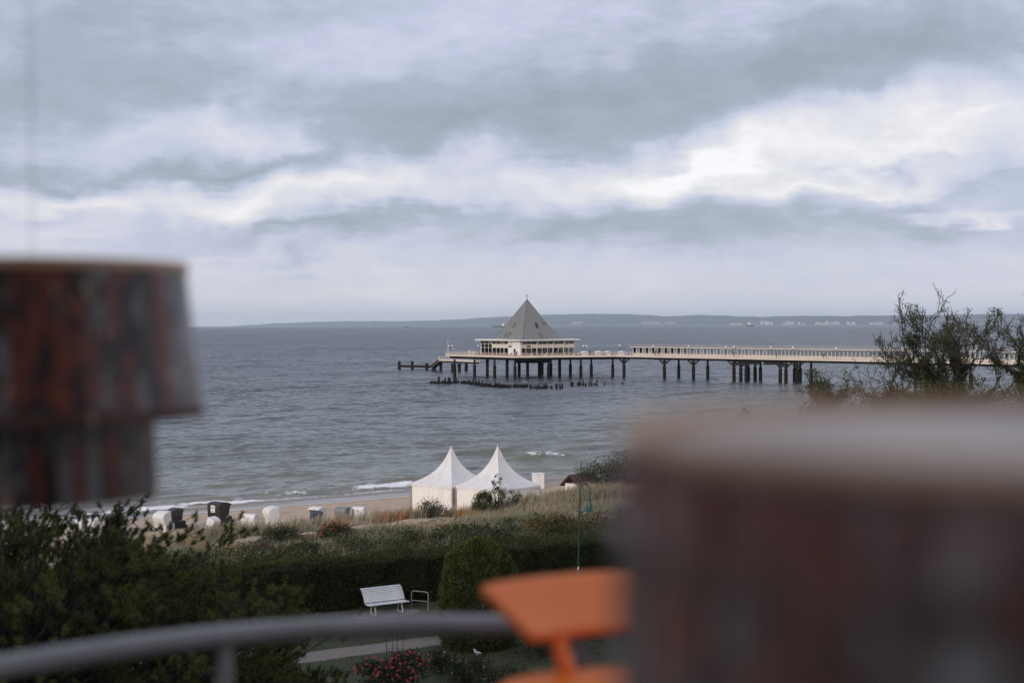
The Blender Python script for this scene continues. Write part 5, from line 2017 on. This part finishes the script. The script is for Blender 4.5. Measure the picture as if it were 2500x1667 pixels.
bare_tree('twiggy_tree', 'low twiggy tree between the drooping one and the big spreading tree', gp_(2165, 80), 12.2,
          [((-.6, 0, 1), 1.15, .07), ((.2, .1, 1), 1.3, .07), ((-.95, .1, .5), 1.3, .06), ((.75, 0, .6), 1.2, .06)], 84, .35, 1, gens=3, tipleaf=9, rt=.18)
for i, (px, Y, r, h, n, lab) in enumerate(((1818, 80, .7, 7.4, 2600, 'tall slim bush topped with pale tufts just above the big drum'), (1900, 84, 1.0, 6.6, 3400, 'low bush just above the rim of the big drum'),
                                        (1995, 72, 1.2, 8.9, 8000, 'leafy bush at the foot of the drooping tree'), (2110, 74, 1.6, 8.5, 8500, 'broad dark bush below the twiggy tree'),
                                        (2250, 73, 2.0, 9.1, 12000, 'broad dark bush round the foot of the big spreading tree'), (2370, 75, 1.9, 9.3, 12000, 'dark bush behind the foot of the big spreading tree'), (2480, 72, 2.0, 9.2, 12000, 'broad dark bush at the right edge below the trees'))):
    bush('dune_bush', lab, gp_(px, Y), r, h, n, .15, (.028, .034, .014), (.085, .092, .04), 90 + i, stems=12, open_=.1)


# ------------------------------------------------------------------ pine in front
def pine(c, rad, base_z, label, seed, ntips, name='pine_tree', tuft=.15, needles=72, colA=(.038, .052, .013), colB=(.20, .215, .060), top_only=-.35, cl=1.0):
    rng = np.random.default_rng(seed)
    c = np.array(c, float); rad = np.array(rad, float)
    base = Vector((c[0] - .4, c[1] + .3, base_z))
    t = thing(name, label, 'tree', tuple(base))
    b = MB()
    tr_top = Vector((c[0], c[1], c[2] + rad[2] * .35))
    b.tube([base, base.lerp(tr_top, .4) + Vector((.15, 0, 0)), base.lerp(tr_top, .75) - Vector((.1, .1, 0)), tr_top], [.26, .22, .15, .06], 9)
    tips = []
    for k in range(ntips):
        d = rng.normal(size=3); d /= np.linalg.norm(d)
        if d[2] < top_only: d[2] = -d[2]
        rr = 1 + .16 * (vnoise(d[0] * 3 + 7, d[1] * 3 + d[2] * 2, seed) - .5) * 2 + .10 * rng.normal()
        tips.append(c + d * rad * rr)
    P, Dd, K = [], [], []
    for tip in tips:
        a = base.lerp(tr_top, float(np.clip((tip[2] - base_z) / (tr_top.z - base_z) * .8 - .12, .12, .98)))
        tipv = Vector(tip)
        m1 = a.lerp(tipv, .5) + Vector((0, 0, -.12 * (tipv - a).length)) + Vector(rng.normal(size=3)) * .25
        m2 = a.lerp(tipv, .80) + Vector(rng.normal(size=3)) * .14 - Vector((0, 0, .10))
        b.tube([a, m1, m2, tipv], [.045, .026, .014, .005], 5, cap=False)
        shade = rng.uniform(-.45, .9)
        dr = (tipv - m2).normalized()
        m = int(rng.integers(9, 15))
        for q in range(m):
            off = Vector(rng.normal(size=3))
            off.z *= .6
            e = tipv - dr * rng.uniform(0, .50) + off * .17 * cl
            dirn = (off * .5 + dr * .35 + Vector((0, 0, .75))).normalized()
            s0 = tipv - dr * rng.uniform(.1, .5)
            if q % 2 == 0: b.tube([s0, e], [.008, .004], 3, cap=False)
            P.append(e); Dd.append(dirn); K.append(shade + rng.uniform(-.2, .2))
    link('trunk', b.mesh('trunk', M_BARK_DARK, True, base), t)
    P = np.array(P); Dd = np.array([v.normalized() for v in Dd]); K = np.array(K)
    n = len(P)
    # each tuft: needles set round a short shoot
    f = rng.uniform(-.5, .25, (n, needles))
    Pn = P[:, None] + Dd[:, None] * f[..., None] * tuft
    Pn = Pn.reshape(-1, 3) - np.array(base)
    dirs = np.repeat(Dd, needles, 0)
    a_, b_ = rot_frames(rng, n * needles, dirs * .45, 1.25)
    Ln = (tuft * .56 * rng.uniform(.7, 1.2, n * needles))[:, None]
    V = np.stack([Pn - b_ * .0062, Pn + b_ * .0062, Pn + a_ * Ln], 1).reshape(-1, 3)
    k = np.clip(np.repeat(K, needles) * .6 + rng.uniform(0, .5, n * needles), 0, 1)[:, None]
    C = np.asarray(colA) * (1 - k) + np.asarray(colB) * k
    link('crown', npmesh('crown', V, np.arange(len(V)).reshape(-1, 3), M_LEAF, cols=np.repeat(C, 3, 0)), t)


pine((-8.3, 22.6, 10.3), (5.5, 3.6, 3.75), 5.0, 'big dark green pine with upright tufted shoots, nearest the terrace', 101, 760)
pine((-4.25, 27.0, 8.3), (1.5, 1.4, 2.4), 5.0, 'small dark pine whose tip shows below the grey handrail', 102, 90, top_only=.0)
pine((-5.9, 24.5, 9.3), (2.4, 1.8, 2.4), 5.0, 'low dark pine under the grey handrail', 103, 150, top_only=.0)

# ------------------------------------------------------------------ garden
pa, pb = at(850, 1603, 5), at(1087, 1572, 5)
dr = (pb - pa).normalized(); nr = Vector((-dr.y, dr.x, 0))
b = MB()
A, B_ = pa - dr * 16, pb + dr * 14
n = 40
for i in range(n):
    p0, p1 = A.lerp(B_, i / n), A.lerp(B_, (i + 1) / n)
    w0 = lambda k: .06 * math.sin(k * 1.7)
    b.add([(p0.x + nr.x * w0(i), p0.y + nr.y * w0(i), 5.004), (p1.x + nr.x * w0(i + 1), p1.y + nr.y * w0(i + 1), 5.004),
           (p1.x + nr.x * (1.45 + w0(i + 9)), p1.y + nr.y * (1.45 + w0(i + 9)), 5.004), (p0.x + nr.x * (1.45 + w0(i + 8)), p0.y + nr.y * (1.45 + w0(i + 8)), 5.004)], [(0, 1, 2, 3)])
tag(b.build('garden_path', M_PATH), kind='structure')
PATH_A, PATH_N = A, nr


def lawn_grass():
    rng = np.random.default_rng(15)
    n = 90000
    x = rng.uniform(-16, 14, n); y = rng.uniform(40, 66, n)
    d = (x - PATH_A.x) * PATH_N.x + (y - PATH_A.y) * PATH_N.y
    keep = in_view(x, y, np.full(n, 5.0), .1) & ~((d > -.02) & (d < 1.5))
    x, y = x[keep], y[keep]
    n = len(x)
    P = np.stack([x, y, np.full(n, 4.995)], -1)
    h = rng.uniform(.025, .075, n) * (.6 + .8 * vnoise(x / .8, y / .8, 71))
    a = rng.uniform(0, 2 * pi, n)
    sd_ = np.stack([-np.sin(a), np.cos(a), 0 * a], -1) * .010
    tip = P + np.stack([np.cos(a) * h * .5, np.sin(a) * h * .5, h], -1)
    V = np.stack([P - sd_, P + sd_, tip], 1).reshape(-1, 3)
    k = np.clip(vnoise(x / 1.5, y / 1.5, 72) * .7 + rng.uniform(0, .4, n), 0, 1)[:, None]
    C = np.array([.024, .034, .010]) * (1 - k) + np.array([.088, .098, .034]) * k
    tag(link('lawn_grass', npmesh('lawn_grass', V, np.arange(3 * n).reshape(-1, 3), M_GRASS, cols=np.repeat(C, 3, 0))), 'short dark lawn grass in the garden', 'grass', kind='stuff')


lawn_grass()

# bench
M_BENCH = mat('bench_white', (.52, .53, .55), (.62, .63, .65), 3, .5)
bc = (at(918, 1503, 5) + at(984, 1495, 5)) / 2
brz = math.atan2((at(984, 1495, 5) - at(918, 1503, 5)).y, (at(984, 1495, 5) - at(918, 1503, 5)).x)
bench = thing('park_bench', 'white slatted bench with curved iron feet standing before the hedge', 'bench', (bc.x, bc.y, 5.004), brz)
BL = 1.86
sl_s = rounded(MB().box((0, 0, 0), (BL, .085, .032)).build('slat', M_BENCH, bench, loc=(0, .02, .445), rot=(R0(8), 0, 0)), .008)
me_ = sl_s.data
for y_, z_, a_ in ((.115, .43, -3), (.21, .425, -3), (.305, .43, -6), (.40, .445, -10)):
    o = link('slat', me_, bench, (0, y_, z_), (R0(a_), 0, 0)); rounded(o, .008)
for k in range(6):
    y_, z_ = .475 + .035 * k + .004 * k * k, .52 + .083 * k
    o = link('slat', me_, bench, (0, y_, z_), (R0(68 + 1.5 * k), 0, 0)); rounded(o, .008)
o = link('slat', me_, bench, (0, .475 + .035 * 6 + .004 * 36 + .03, .52 + .083 * 5.75), (R0(20), 0, 0)); rounded(o, .008)
for s in (-1, 1):
    x_ = s * .62
    l = MB()
    arc = [(x_, .02 + .24 - .24 * math.cos(a), .02 + .38 * math.sin(a)) for a in np.linspace(0, pi, 13)]
    l.tube(arc, .022, 6)
    l.tube([(x_, .02, .02), (x_, .50, .02)], .018, 6)
    l.tube([(x_, -.02, .42), (x_, .26, .40), (x_, .44, .42), (x_, .52, .55), (x_, .74, .98)], .020, 6)
    l.build('leg', M_BENCH, bench, smooth=True)
pt = MB()
rng_ = random.Random(4)
pt.prism([(bc.x + math.cos(a) * 1.6 * rng_.uniform(.9, 1.05) * math.cos(brz) - math.sin(a) * .75 * math.sin(brz) - .15, bc.y + math.cos(a) * 1.6 * math.sin(brz) + math.sin(a) * .75 * math.cos(brz) + .15)
          for a in np.linspace(0, 2 * pi, 28)[:-1]], 4.99, 5.003)
tag(pt.build('gravel_patch', M_PATH), kind='structure')

# hoop rail by the hedge
M_GALV = mat('galvanised', (.20, .205, .21), (.28, .285, .29), 4, .45, metal=.5)
pl_, pr_ = at(1005, 1486, 5), at(1045.5, 1490, 5)
hoop = thing('bicycle_stand', 'plain galvanised tube hoop stand between bench and topiary', 'bicycle stand', tuple(pl_))
q = pr_ - pl_
up = Vector((0, 0, .78))
MB().tube([Vector((0, 0, -.1)), Vector((0, 0, .70)), q * .06 + up * .985, q * .14 + up, q * .86 + up, q * .94 + up * .985, q + Vector((0, 0, .70)), q + Vector((0, 0, -.1))], .022, 8).build('hoop', M_GALV, hoop, smooth=True)
MB().tube([Vector((0, 0, .38)), q + Vector((0, 0, .38))], .017, 8).build('cross_bar', M_GALV, hoop, smooth=True)

# street lamp
M_LAMPG = mat('lamp_green', (.010, .030, .026), (.018, .048, .040), 5, .4)
M_SHADE = mat('shade_green', (.012, .036, .030), (.020, .055, .046), 5, .35)
M_OPAL = mat('opal_glass', (.55, .55, .5), None, 1, .3)
lb = Vector((2.86, 63.0, 5.0))
lamp = thing('street_lamp', 'slim dark green street lamp with crook top and hanging bell shade', 'street lamp', tuple(lb))
lamp.rotation_euler = (0, R0(1.6), 0)
lamp.scale = (1.05, 1.05, 1.19)
l = MB(); l.tube([(0, 0, 0), (0, 0, .1), (0, 0, .95), (0, 0, 1.0)], [.075, .055, .055, .04], 10); l.tube([(0, 0, 1.0), (0, 0, 3.75)], [.036, .030], 8)
post = l.build('post', M_LAMPG, lamp, smooth=True)
rg_ = MB(); rg_.lathe([(.055, 1.15), (.062, 1.17), (.062, 1.22), (.05, 1.24)], 10); rg_.build('collar', M_LAMPG, post)
MB().box((0, -.05, 1.02), (.045, .012, .10)).build('number_label', M_WHITE, post)
cr = [(0, 0, 3.72)] + [(.205 - .205 * math.cos(a), 0, 3.95 + .22 * math.sin(a)) for a in np.linspace(0, pi, 11)] + [(.41, 0, 3.72), (.41, 0, 3.62)]
crook = MB().tube(cr, .024, 7).build('crook', M_LAMPG, lamp, smooth=True)
MB().tube([(.205 + .10 * math.cos(a), 0, 4.02 + .115 * math.sin(a)) for a in np.linspace(0, 2 * pi, 15)], .013, 6, cap=False).build('scroll_ring', M_LAMPG, crook)
for z_ in (3.72, 3.85): MB().tube([(0, 0, z_), (.41, 0, z_)], .012, 6).build('cross_bar', M_LAMPG, crook)
shd = MB().lathe([(.045, 3.62), (.07, 3.60), (.075, 3.48), (.10, 3.42), (.115, 3.34), (.17, 3.24), (.26, 3.18), (.315, 3.165), (.315, 3.15), (.25, 3.16), (.15, 3.2), (.05, 3.3)], 20, (.41, 0, 0), cap=False).build('lamp_shade', M_SHADE, lamp, smooth=True)
MB().lathe([(0, 3.08), (.09, 3.10), (.12, 3.16), (.05, 3.24)], 14, (.41, 0, 0)).build('bulb_glass', M_OPAL, shd, smooth=True)

# rose obelisk and roses
rc = at(964, 1586, 6.8); rc.z = 5.0
ob = thing('rose_obelisk', 'thin rusty round obelisk frame rising from the pink roses', 'plant support', tuple(rc))
M_RUSTY = mat('rusty_rod', (.030, .014, .010), (.06, .03, .02), 9, .8)
for k in range(4):
    a = k * pi / 2 + .35
    MB().tube([(.27 * math.cos(a), .27 * math.sin(a), -.1), (.27 * math.cos(a), .27 * math.sin(a), 2.2), (.16 * math.cos(a), .16 * math.sin(a), 2.48), (0, 0, 2.62)], .010, 6).build('upright', M_RUSTY, ob)
for z_ in (.9, 1.8): MB().tube([(.275 * math.cos(a), .275 * math.sin(a), z_) for a in np.linspace(0, 2 * pi, 25)], .008, 5, cap=False).build('ring', M_RUSTY, ob)
PK = ((.50, .03, .06), (.80, .22, .26))
bush('rose_bush', 'bush of bright pink roses climbing the obelisk frame', rc + Vector((.02, -.1, 0)), 0.68, 1.66, 3800, .075, (.012, .020, .008), (.040, .055, .022), 121, (46, *PK, .085))
bush('rose_bush', 'smaller pink rose bush low beside the climbing roses, nearer the pines', at(905, 1690, 5) + Vector((0, 0, 0)), .5, 1.15, 1800, .075, (.012, .020, .008), (.04, .055, .022), 122, (22, *PK, .085))
bush('rose_bush', 'pink rose bush trailing from the obelisk toward the lawn', at(1000, 1680, 5), .55, 1.2, 2000, .075, (.012, .020, .008), (.04, .055, .022), 123, (26, *PK, .085))
for i, (px, py, r, h, lab) in enumerate(((1075, 1640, .55, .75, 'low dark shrub on the lawn beside the pink roses'), (1140, 1665, .9, .8, 'broad low shrub with single pink buds at the bottom of the garden'),
                                         (1330, 1600, 1.2, .85, 'low rose bed bush under the orange stool back'), (1420, 1585, .9, 1.3, 'taller dark rose bush between stool and drum'),
                                         (1240, 1690, .8, .8, 'low green bush just above the orange stool seat'))):
    bush('garden_shrub', lab, at(px, py, 5), r, h, int(2600 * r), .075, (.012, .018, .008), (.045, .055, .026), 130 + i, (9, (.35, .08, .08), (.6, .35, .3), .07))

# ------------------------------------------------------------------ terrace in the foreground
FZ = 15.38
M_TILE = mat('terrace_decking', (.035, .028, .024), (.060, .048, .040), 2.5, .8)
tf = MB(); tf.prism([(-6, -9.5), (6, -9.5), (6, 3.3), (-6, 3.3)], FZ - .3, FZ)
tag(tf.build('terrace_floor', M_TILE), kind='structure')
M_PLASTER = mat('plaster', (.62, .60, .56), (.70, .68, .64), 1.5, .9)
# the hotel that carries the terrace: its upper storeys rise unseen behind the camera, sized to keep the garden in shade
hw = MB(); hw.prism([(-6, -9.5), (6, -9.5), (6, 2.6), (-6, 2.6)], 4.9, FZ - .304)
hw.prism([(-52, -26), (16, -26), (16, -9.504), (-52, -9.504)], 4.9, 29.6)
hw.prism([(-52.5, -26.5), (16.5, -26.5), (16.5, -9.0), (-52.5, -9.0)], 29.61, 30.0)
hotel = tag(hw.build('unseen_hotel', M_PLASTER), kind='structure')
wm = MB().box((0, 0, 0), (1.3, .08, 1.7)).mesh('window', M_GLASSD)
for zf in (7.0, 10.2, 13.4, 17.0, 20.2, 23.4, 26.4):
    for k in range(18):
        xw = -49 + k * 3.6
        if abs(xw) < 6.5 and zf < 16: continue
        link('window', wm, hotel, (xw, -9.49, zf))
# curved handrail
M_RAIL = mat('grey_rail', (.27, .26, .255), (.34, .33, .32), 6, .5)
RD = EYE - .59
rp_ = [at(px, py, RD) for px, py in ((-420, 1735), (-200, 1675), (0, 1628), (160, 1601), (319, 1578), (480, 1558), (638, 1543), (800, 1533), (957, 1527), (1100, 1525), (1240, 1526), (1420, 1530), (1650, 1540), (1900, 1556), (2200, 1580), (2600, 1625))]
rp_ = [rp_[0] + Vector((-.45, -.35, 0))] + rp_ + [rp_[-1] + Vector((.5, -.35, 0))]
hrail = thing('balcony_railing', 'curved grey metal terrace handrail running out of focus below the garden view', 'railing', (0, 2.75, FZ))
HO2 = Vector((0, 2.75, FZ))
MB().tube(rp_, .0212, 14).build('handrail', M_RAIL, hrail, smooth=True, org=HO2)
for px in (-520, 548, 1420, 2300):
    k = min(range(len(rp_) - 1), key=lambda i: abs(1250 + rp_[i].x / rp_[i].y * F - px))
    a_, b_ = rp_[k], rp_[min(k + 1, len(rp_) - 1)]
    q = edge_at(px, a_, b_)
    MB().tube([(q.x - .03, q.y - .02, FZ), (q.x - .006, q.y, RD - .10), (q.x, q.y, RD - .015)], [.021, .018, .012], 10).build('post', M_RAIL, hrail, smooth=True, org=HO2)
for zz in (.25, .5, .75):
    MB().tube([(p.x, p.y, FZ + .02 + zz) for p in rp_], .006, 6).build('wire', M_RAIL, hrail, org=HO2)

# orange stool
M_ORANGE = mat('orange_seat', (.80, .17, .006), (.86, .20, .012), 6, .5, spec=.25)
M_ORANGEB = mat('orange_back', (.97, .225, .055), (.98, .265, .075), 3, .45, spec=.35, stretch=(.6, 3, 3))  # paler than the seat: sky light on the backrest put into its colour
stool = thing('bar_stool', 'orange bar stool with low wide backrest pushed to the railing', 'stool', (.236, 2.42, FZ), R0(17))
SEATZ = EYE - .617 - FZ
# local: -y towards the camera, backrest at +y
V, Fa = [], []
nu, nv = 18, 6
for iu in range(nu + 1):
    for iv in range(nv + 1):
        u, v = -1 + 2 * iu / nu, iv / nv
        hwid = .175 + .065 * v
        e_ = 1 - .0
        x = u * hwid
        y = .15 - .035 * u * u + .115 * v
        z = SEATZ + .112 + .080 * (v - .5) * (1 - .10 * abs(u) ** 6) + .004 * (1 - u * u) * v
        V.append((x, y, z))
for iu in range(nu):
    for iv in range(nv):
        a = iu * (nv + 1) + iv
        Fa.append((a, a + nv + 1, a + nv + 2, a + 1))
bk = link('backrest', npmesh('backrest', V, Fa, M_ORANGEB, smooth=True), stool)
so_ = bk.modifiers.new('thick', 'SOLIDIFY'); so_.thickness = .022
bv = bk.modifiers.new('round', 'BEVEL'); bv.width = .008; bv.segments = 3; bv.limit_method = 'ANGLE'; bv.angle_limit = R0(40)
for s in (-1, 1):
    MB().tube([(s * .100, .14, SEATZ - .01), (s * .112, .150, SEATZ + .035), (s * .116, .160, SEATZ + .078)], [.017, .016, .015], 10).build('back_stem', M_ORANGEB, stool, smooth=True)
pts = []
for k in range(40):
    a = 2 * pi * k / 40
    c_, s_ = math.cos(a), math.sin(a)
    ex = .55
    pts.append((.262 * math.copysign(abs(c_) ** ex, c_), -.02 + .19 * math.copysign(abs(s_) ** ex, s_)))
st_ = MB(); st_.prism(pts, SEATZ - .055, SEATZ)
rounded(st_.build('seat', M_ORANGE, stool), .016, 3)
for sx in (-1, 1):
    for sy in (-1, 1):
        MB().tube([(sx * .14, -.02 + sy * .12, SEATZ - .05), (sx * .22, -.02 + sy * .20, 0)], [.016, .014], 10).build('leg', M_RAIL, stool, smooth=True)
fr = [(sx * .195, -.02 + sy * .175, .30) for sx, sy in ((-1, -1), (1, -1), (1, 1), (-1, 1), (-1, -1))]
MB().tube(fr, .009, 8).build('foot_ring', M_RAIL, stool)

# bar table with the big drum on it
M_TABLEW = mat('dark_table', (.03, .025, .022), (.06, .05, .045), 5, .5)
tbl = thing('bar_table', 'round dark bar table carrying the big drum', 'table', (.304, .725, FZ))
DTOP = EYE - .049
tz = DTOP - .36 - FZ
MB().lathe([(.32, tz - .04), (.34, tz - .02), (.32, tz)], 32).build('table_top', M_TABLEW, tbl, smooth=True)
MB().tube([(0, 0, .03), (0, 0, tz - .04)], .04, 12).build('column', M_RAIL, tbl, smooth=True)
MB().lathe([(.28, 0), (.28, .02), (.05, .05)], 24).build('base', M_RAIL, tbl, smooth=True)
def stave_mat(name, stops, rough=.3, rust=None):
    """streaky glossy strip: each strip reads its own stretch of the grain"""
    m = bpy.data.materials.new(name)
    m.use_nodes = True
    N, L = m.node_tree.nodes, m.node_tree.links
    b = N['Principled BSDF']
    b.inputs['Roughness'].default_value = rough
    tc = N.new('ShaderNodeTexCoord'); oi = N.new('ShaderNodeObjectInfo')
    mp = N.new('ShaderNodeMapping'); mp.inputs['Scale'].default_value = (34, 34, 17)
    L.new(tc.outputs['Object'], mp.inputs[0])
    mu = N.new('ShaderNodeMath'); mu.operation = 'MULTIPLY'; mu.inputs[1].default_value = 60
    L.new(oi.outputs['Random'], mu.inputs[0])
    ad = N.new('ShaderNodeVectorMath'); L.new(mp.outputs[0], ad.inputs[0]); L.new(mu.outputs[0], ad.inputs[1])
    nz = N.new('ShaderNodeTexNoise'); nz.inputs['Scale'].default_value = 1.0; nz.inputs['Detail'].default_value = 3
    L.new(ad.outputs[0], nz.inputs['Vector'])
    rp = N.new('ShaderNodeValToRGB')
    e = rp.color_ramp.elements
    e[0].position, e[0].color = stops[0][0], (*stops[0][1], 1)
    e[1].position, e[1].color = stops[-1][0], (*stops[-1][1], 1)
    for p_, c in stops[1:-1]:
        q = e.new(p_); q.color = (*c, 1)
    L.new(nz.outputs['Fac'], rp.inputs[0])
    if rust:
        sx = N.new('ShaderNodeSeparateXYZ'); L.new(tc.outputs['Object'], sx.inputs[0])
        zz = N.new('ShaderNodeMapRange'); zz.inputs[1].default_value = rust[0]; zz.inputs[2].default_value = rust[1]; zz.inputs[4].default_value = .8
        L.new(sx.outputs[2], zz.inputs[0])
        n2 = N.new('ShaderNodeTexNoise'); n2.inputs['Scale'].default_value = .7; L.new(ad.outputs[0], n2.inputs['Vector'])
        mm = N.new('ShaderNodeMath'); mm.operation = 'MULTIPLY'; L.new(zz.outputs[0], mm.inputs[0])
        n3 = N.new('ShaderNodeMapRange'); n3.inputs[1].default_value = .35; n3.inputs[2].default_value = .6; n3.inputs[3].default_value = .3; L.new(n2.outputs['Fac'], n3.inputs[0])
        L.new(n3.outputs[0], mm.inputs[1])
        mx = N.new('ShaderNodeMix'); mx.data_type = 'RGBA'; L.new(mm.outputs[0], mx.inputs[0]); L.new(rp.outputs[0], mx.inputs[6]); mx.inputs[7].default_value = (.27, .062, .038, 1)
        L.new(mx.outputs[2], b.inputs['Base Color'])
    else:
        L.new(rp.outputs[0], b.inputs['Base Color'])
    return m


BK, BR, RE, SL_, TN = (.045, .037, .034), (.13, .090, .078), (.28, .085, .050), (.38, .35, .34), (.46, .37, .30)
RU = (.385, .445)
STV = [stave_mat('stave_dark', ((.30, BK), (.48, BR), (.58, SL_), (.70, BK)), rust=RU),
       stave_mat('stave_brown', ((.30, BR), (.45, BK), (.55, RE), (.66, BR)), rust=RU),
       stave_mat('stave_red', ((.32, BR), (.48, RE), (.60, BR), (.70, TN)), rust=RU),
       stave_mat('stave_slate', ((.30, BK), (.45, SL_), (.58, (.42, .39, .375)), (.72, BR)), rust=RU),
       stave_mat('stave_tan', ((.34, BR), (.52, SL_), (.66, TN)), rust=RU)]
BK, BR, RE, SL_, TN = (.010, .008, .008), (.044, .022, .016), (.23, .045, .018), (.24, .215, .205), (.38, .26, .17)
STL = [stave_mat('strip_dark', ((.30, BK), (.48, BR), (.58, SL_), (.70, BK))), stave_mat('strip_brown', ((.30, BR), (.45, BK), (.55, RE), (.66, BR))),
       stave_mat('strip_red', ((.32, BR), (.48, RE), (.60, BR), (.70, TN))), stave_mat('strip_slate', ((.30, BK), (.45, SL_), (.60, BR), (.72, BK))), stave_mat('strip_tan', ((.34, BR), (.52, SL_), (.66, TN)))]
M_TAN = mat('pale_rim', (.54, .33, .18), (.62, .42, .26), 10, .55)
M_DISC = mat('pale_disc', (.33, .30, .29), (.60, .48, .38), 5, .5, contrast=(.38, .62))
M_GLINT = mat('amber_glint', (.62, .36, .20), (.72, .48, .32), 8, .2)
drum = thing('wooden_drum', 'big blurred drum of dark red brown staves with a pale top, nearest the lens', 'drum', (.304, .725, FZ + tz + .002))
drum.scale = (.78, .78, .78)
dh = .455
nst = 84
rgs = random.Random(21)
sm = {}
for k in range(nst):
    a = 2 * pi * k / nst
    mi = rgs.choices(range(5), weights=(4, 5, 3, 4, 1))[0]
    # redder staves on the far left, greyer ones towards the middle
    if 2.6 < a < 3.5: mi = rgs.choice([2, 1, 2, 3])
    if 3.5 <= a < 4.3: mi = rgs.choice([0, 1, 3, 0, 1])
    if mi not in sm: sm[mi] = MB().xprism([(-.016, 0), (.012, 0), (.016, dh * .5), (.012, dh - .02), (-.016, dh - .02)], -.0113, .0113).mesh('stave', STV[mi])
    rr = .304 + rgs.uniform(-.003, .004)
    link('stave', sm[mi], drum, (rr * math.cos(a), rr * math.sin(a), 0), (0, 0, a - pi / 2))
MB().lathe([(.300, dh - .012), (.318, dh - .012), (.320, dh - .004), (.316, dh + .002), (.304, dh + .002), (.300, dh - .012)], 48, cap=False).build('rim', M_TAN, drum, smooth=True)
MB().lathe([(0, dh - .022), (.300, dh - .022), (.300, dh - .010), (0, dh - .008)], 40, cap=False).build('top_disc', M_DISC, drum)
MB().lathe([(0, .002), (.286, .002), (.286, .02), (0, .02)], 40, cap=False).build('bottom_disc', M_TABLEW, drum)
for z_ in (.06, dh - .07):
    MB().lathe([(.318, z_ - .008), (.324, z_ - .006), (.324, z_ + .006), (.318, z_ + .008)], 48, cap=False).build('hoop_band', STV[1], drum, smooth=True)

# hanging lantern
M_CORD = mat('cord', (.10, .09, .085), None, 1, .7)
LX, LY = -.741, 2.2
lan = thing('hanging_lantern', 'blurred two tier hanging lantern of dark glossy red brown strips on a thin cord', 'lantern', (LX, LY, EYE - .262))
hgt = .352
sm = {}
for tier, (r0_, r1_, z0, z1, nn_) in enumerate(((.228, .252, .131, hgt, 78), (.178, .182, 0, .137, 56))):
    for k in range(nn_):
        a = 2 * pi * k / nn_
        mi = rgs.choices(range(5), weights=(6, 5, 2 if tier == 0 else 4, 2.2, .5))[0]
        key = (tier, mi)
        wd_ = pi * r1_ / nn_ * .98
        if key not in sm:
            sm[key] = MB().add([(-wd_, r1_ - .004, z0), (wd_, r1_ - .004, z0), (wd_ * r0_ / r1_, r0_ - .004, z1), (-wd_ * r0_ / r1_, r0_ - .004, z1),
                                (-wd_, r1_ + .004, z0), (wd_, r1_ + .004, z0), (wd_ * r0_ / r1_, r0_ + .004, z1), (-wd_ * r0_ / r1_, r0_ + .004, z1)],
                               [(0, 1, 2, 3), (7, 6, 5, 4), (0, 4, 5, 1), (3, 2, 6, 7), (0, 3, 7, 4), (1, 5, 6, 2)]).mesh('strip', STL[mi])
        link('strip', sm[key], lan, None, (0, 0, a))
MB().lathe([(.220, hgt - .006), (.236, hgt - .006), (.236, hgt + .008), (.220, hgt + .008), (.220, hgt - .006)], 40, cap=False).build('top_rim', M_TAN, lan)
MB().lathe([(.245, .125), (.260, .123), (.262, .139), (.248, .143), (.245, .125)], 40, cap=False).build('middle_rim', mat('rim_brown', (.09, .045, .036), (.15, .085, .07), 9, .3), lan)
MB().lathe([(.0, hgt - .012), (.222, hgt - .012), (.222, hgt - .002), (0, hgt - .002)], 32, cap=False).build('top_plate', STV[0], lan)
MB().lathe([(.0, .004), (.176, .004), (.176, .012), (0, .012)], 32, cap=False).build('bottom_plate', STV[0], lan)
glint_dot = MB().lathe([(0, -.005), (.0035, -.0035), (.005, 0), (.0035, .0035), (0, .005)], 8).mesh('glint_dot', M_GLINT, True)  # small pale dots added in place of blurred highlights on the strips
for a, z_, r_ in ((-1.38, .175, .259), (-1.60, .20, .257), (-.85, .25, .25), (-1.5, .133, .268), (-.95, .133, .268)):
    link('glint_dot', glint_dot, lan, (r_ * math.cos(a), r_ * math.sin(a), z_))
MB().tube([(0, 0, hgt - .01), (.001, 0, hgt + .6), (0, 0, hgt + 1.12)], .0008, 6).build('cord', M_CORD, lan)
M_BEAMW = mat('beam_wood', (.14, .09, .06), (.22, .15, .10), 6, .7, stretch=(.3, 3, 3))
pg = thing('pergola', 'plain timber pergola beam over the terrace carrying the lantern', 'pergola', (0, LY, FZ))
MB().bar((-2.9, 0, 3.1), (2.9, 0, 3.1), .12, .2).build('beam', M_BEAMW, pg)
for s in (-1, 1):
    MB().box((s * 2.7, 0, 1.5), (.12, .115, 3.0)).build('post', M_BEAMW, pg)

# ------------------------------------------------------------------ haze over the water
hz = MB().box((2000, 25000, 197.5), (160000, 56000, 401))
hm = bpy.data.materials.new('haze')
hm.use_nodes = True
N, L = hm.node_tree.nodes, hm.node_tree.links
N.remove(N['Principled BSDF'])
pv = N.new('ShaderNodeVolumePrincipled')
pv.inputs['Color'].default_value = (.76, .88, 1.0, 1)
pv.inputs['Density'].default_value = 3.0e-5
pv.inputs['Anisotropy'].default_value = 0.0
L.new(pv.outputs[0], N['Material Output'].inputs['Volume'])
tag(hz.build('haze', hm), 'pale sea haze', 'haze', kind='stuff')
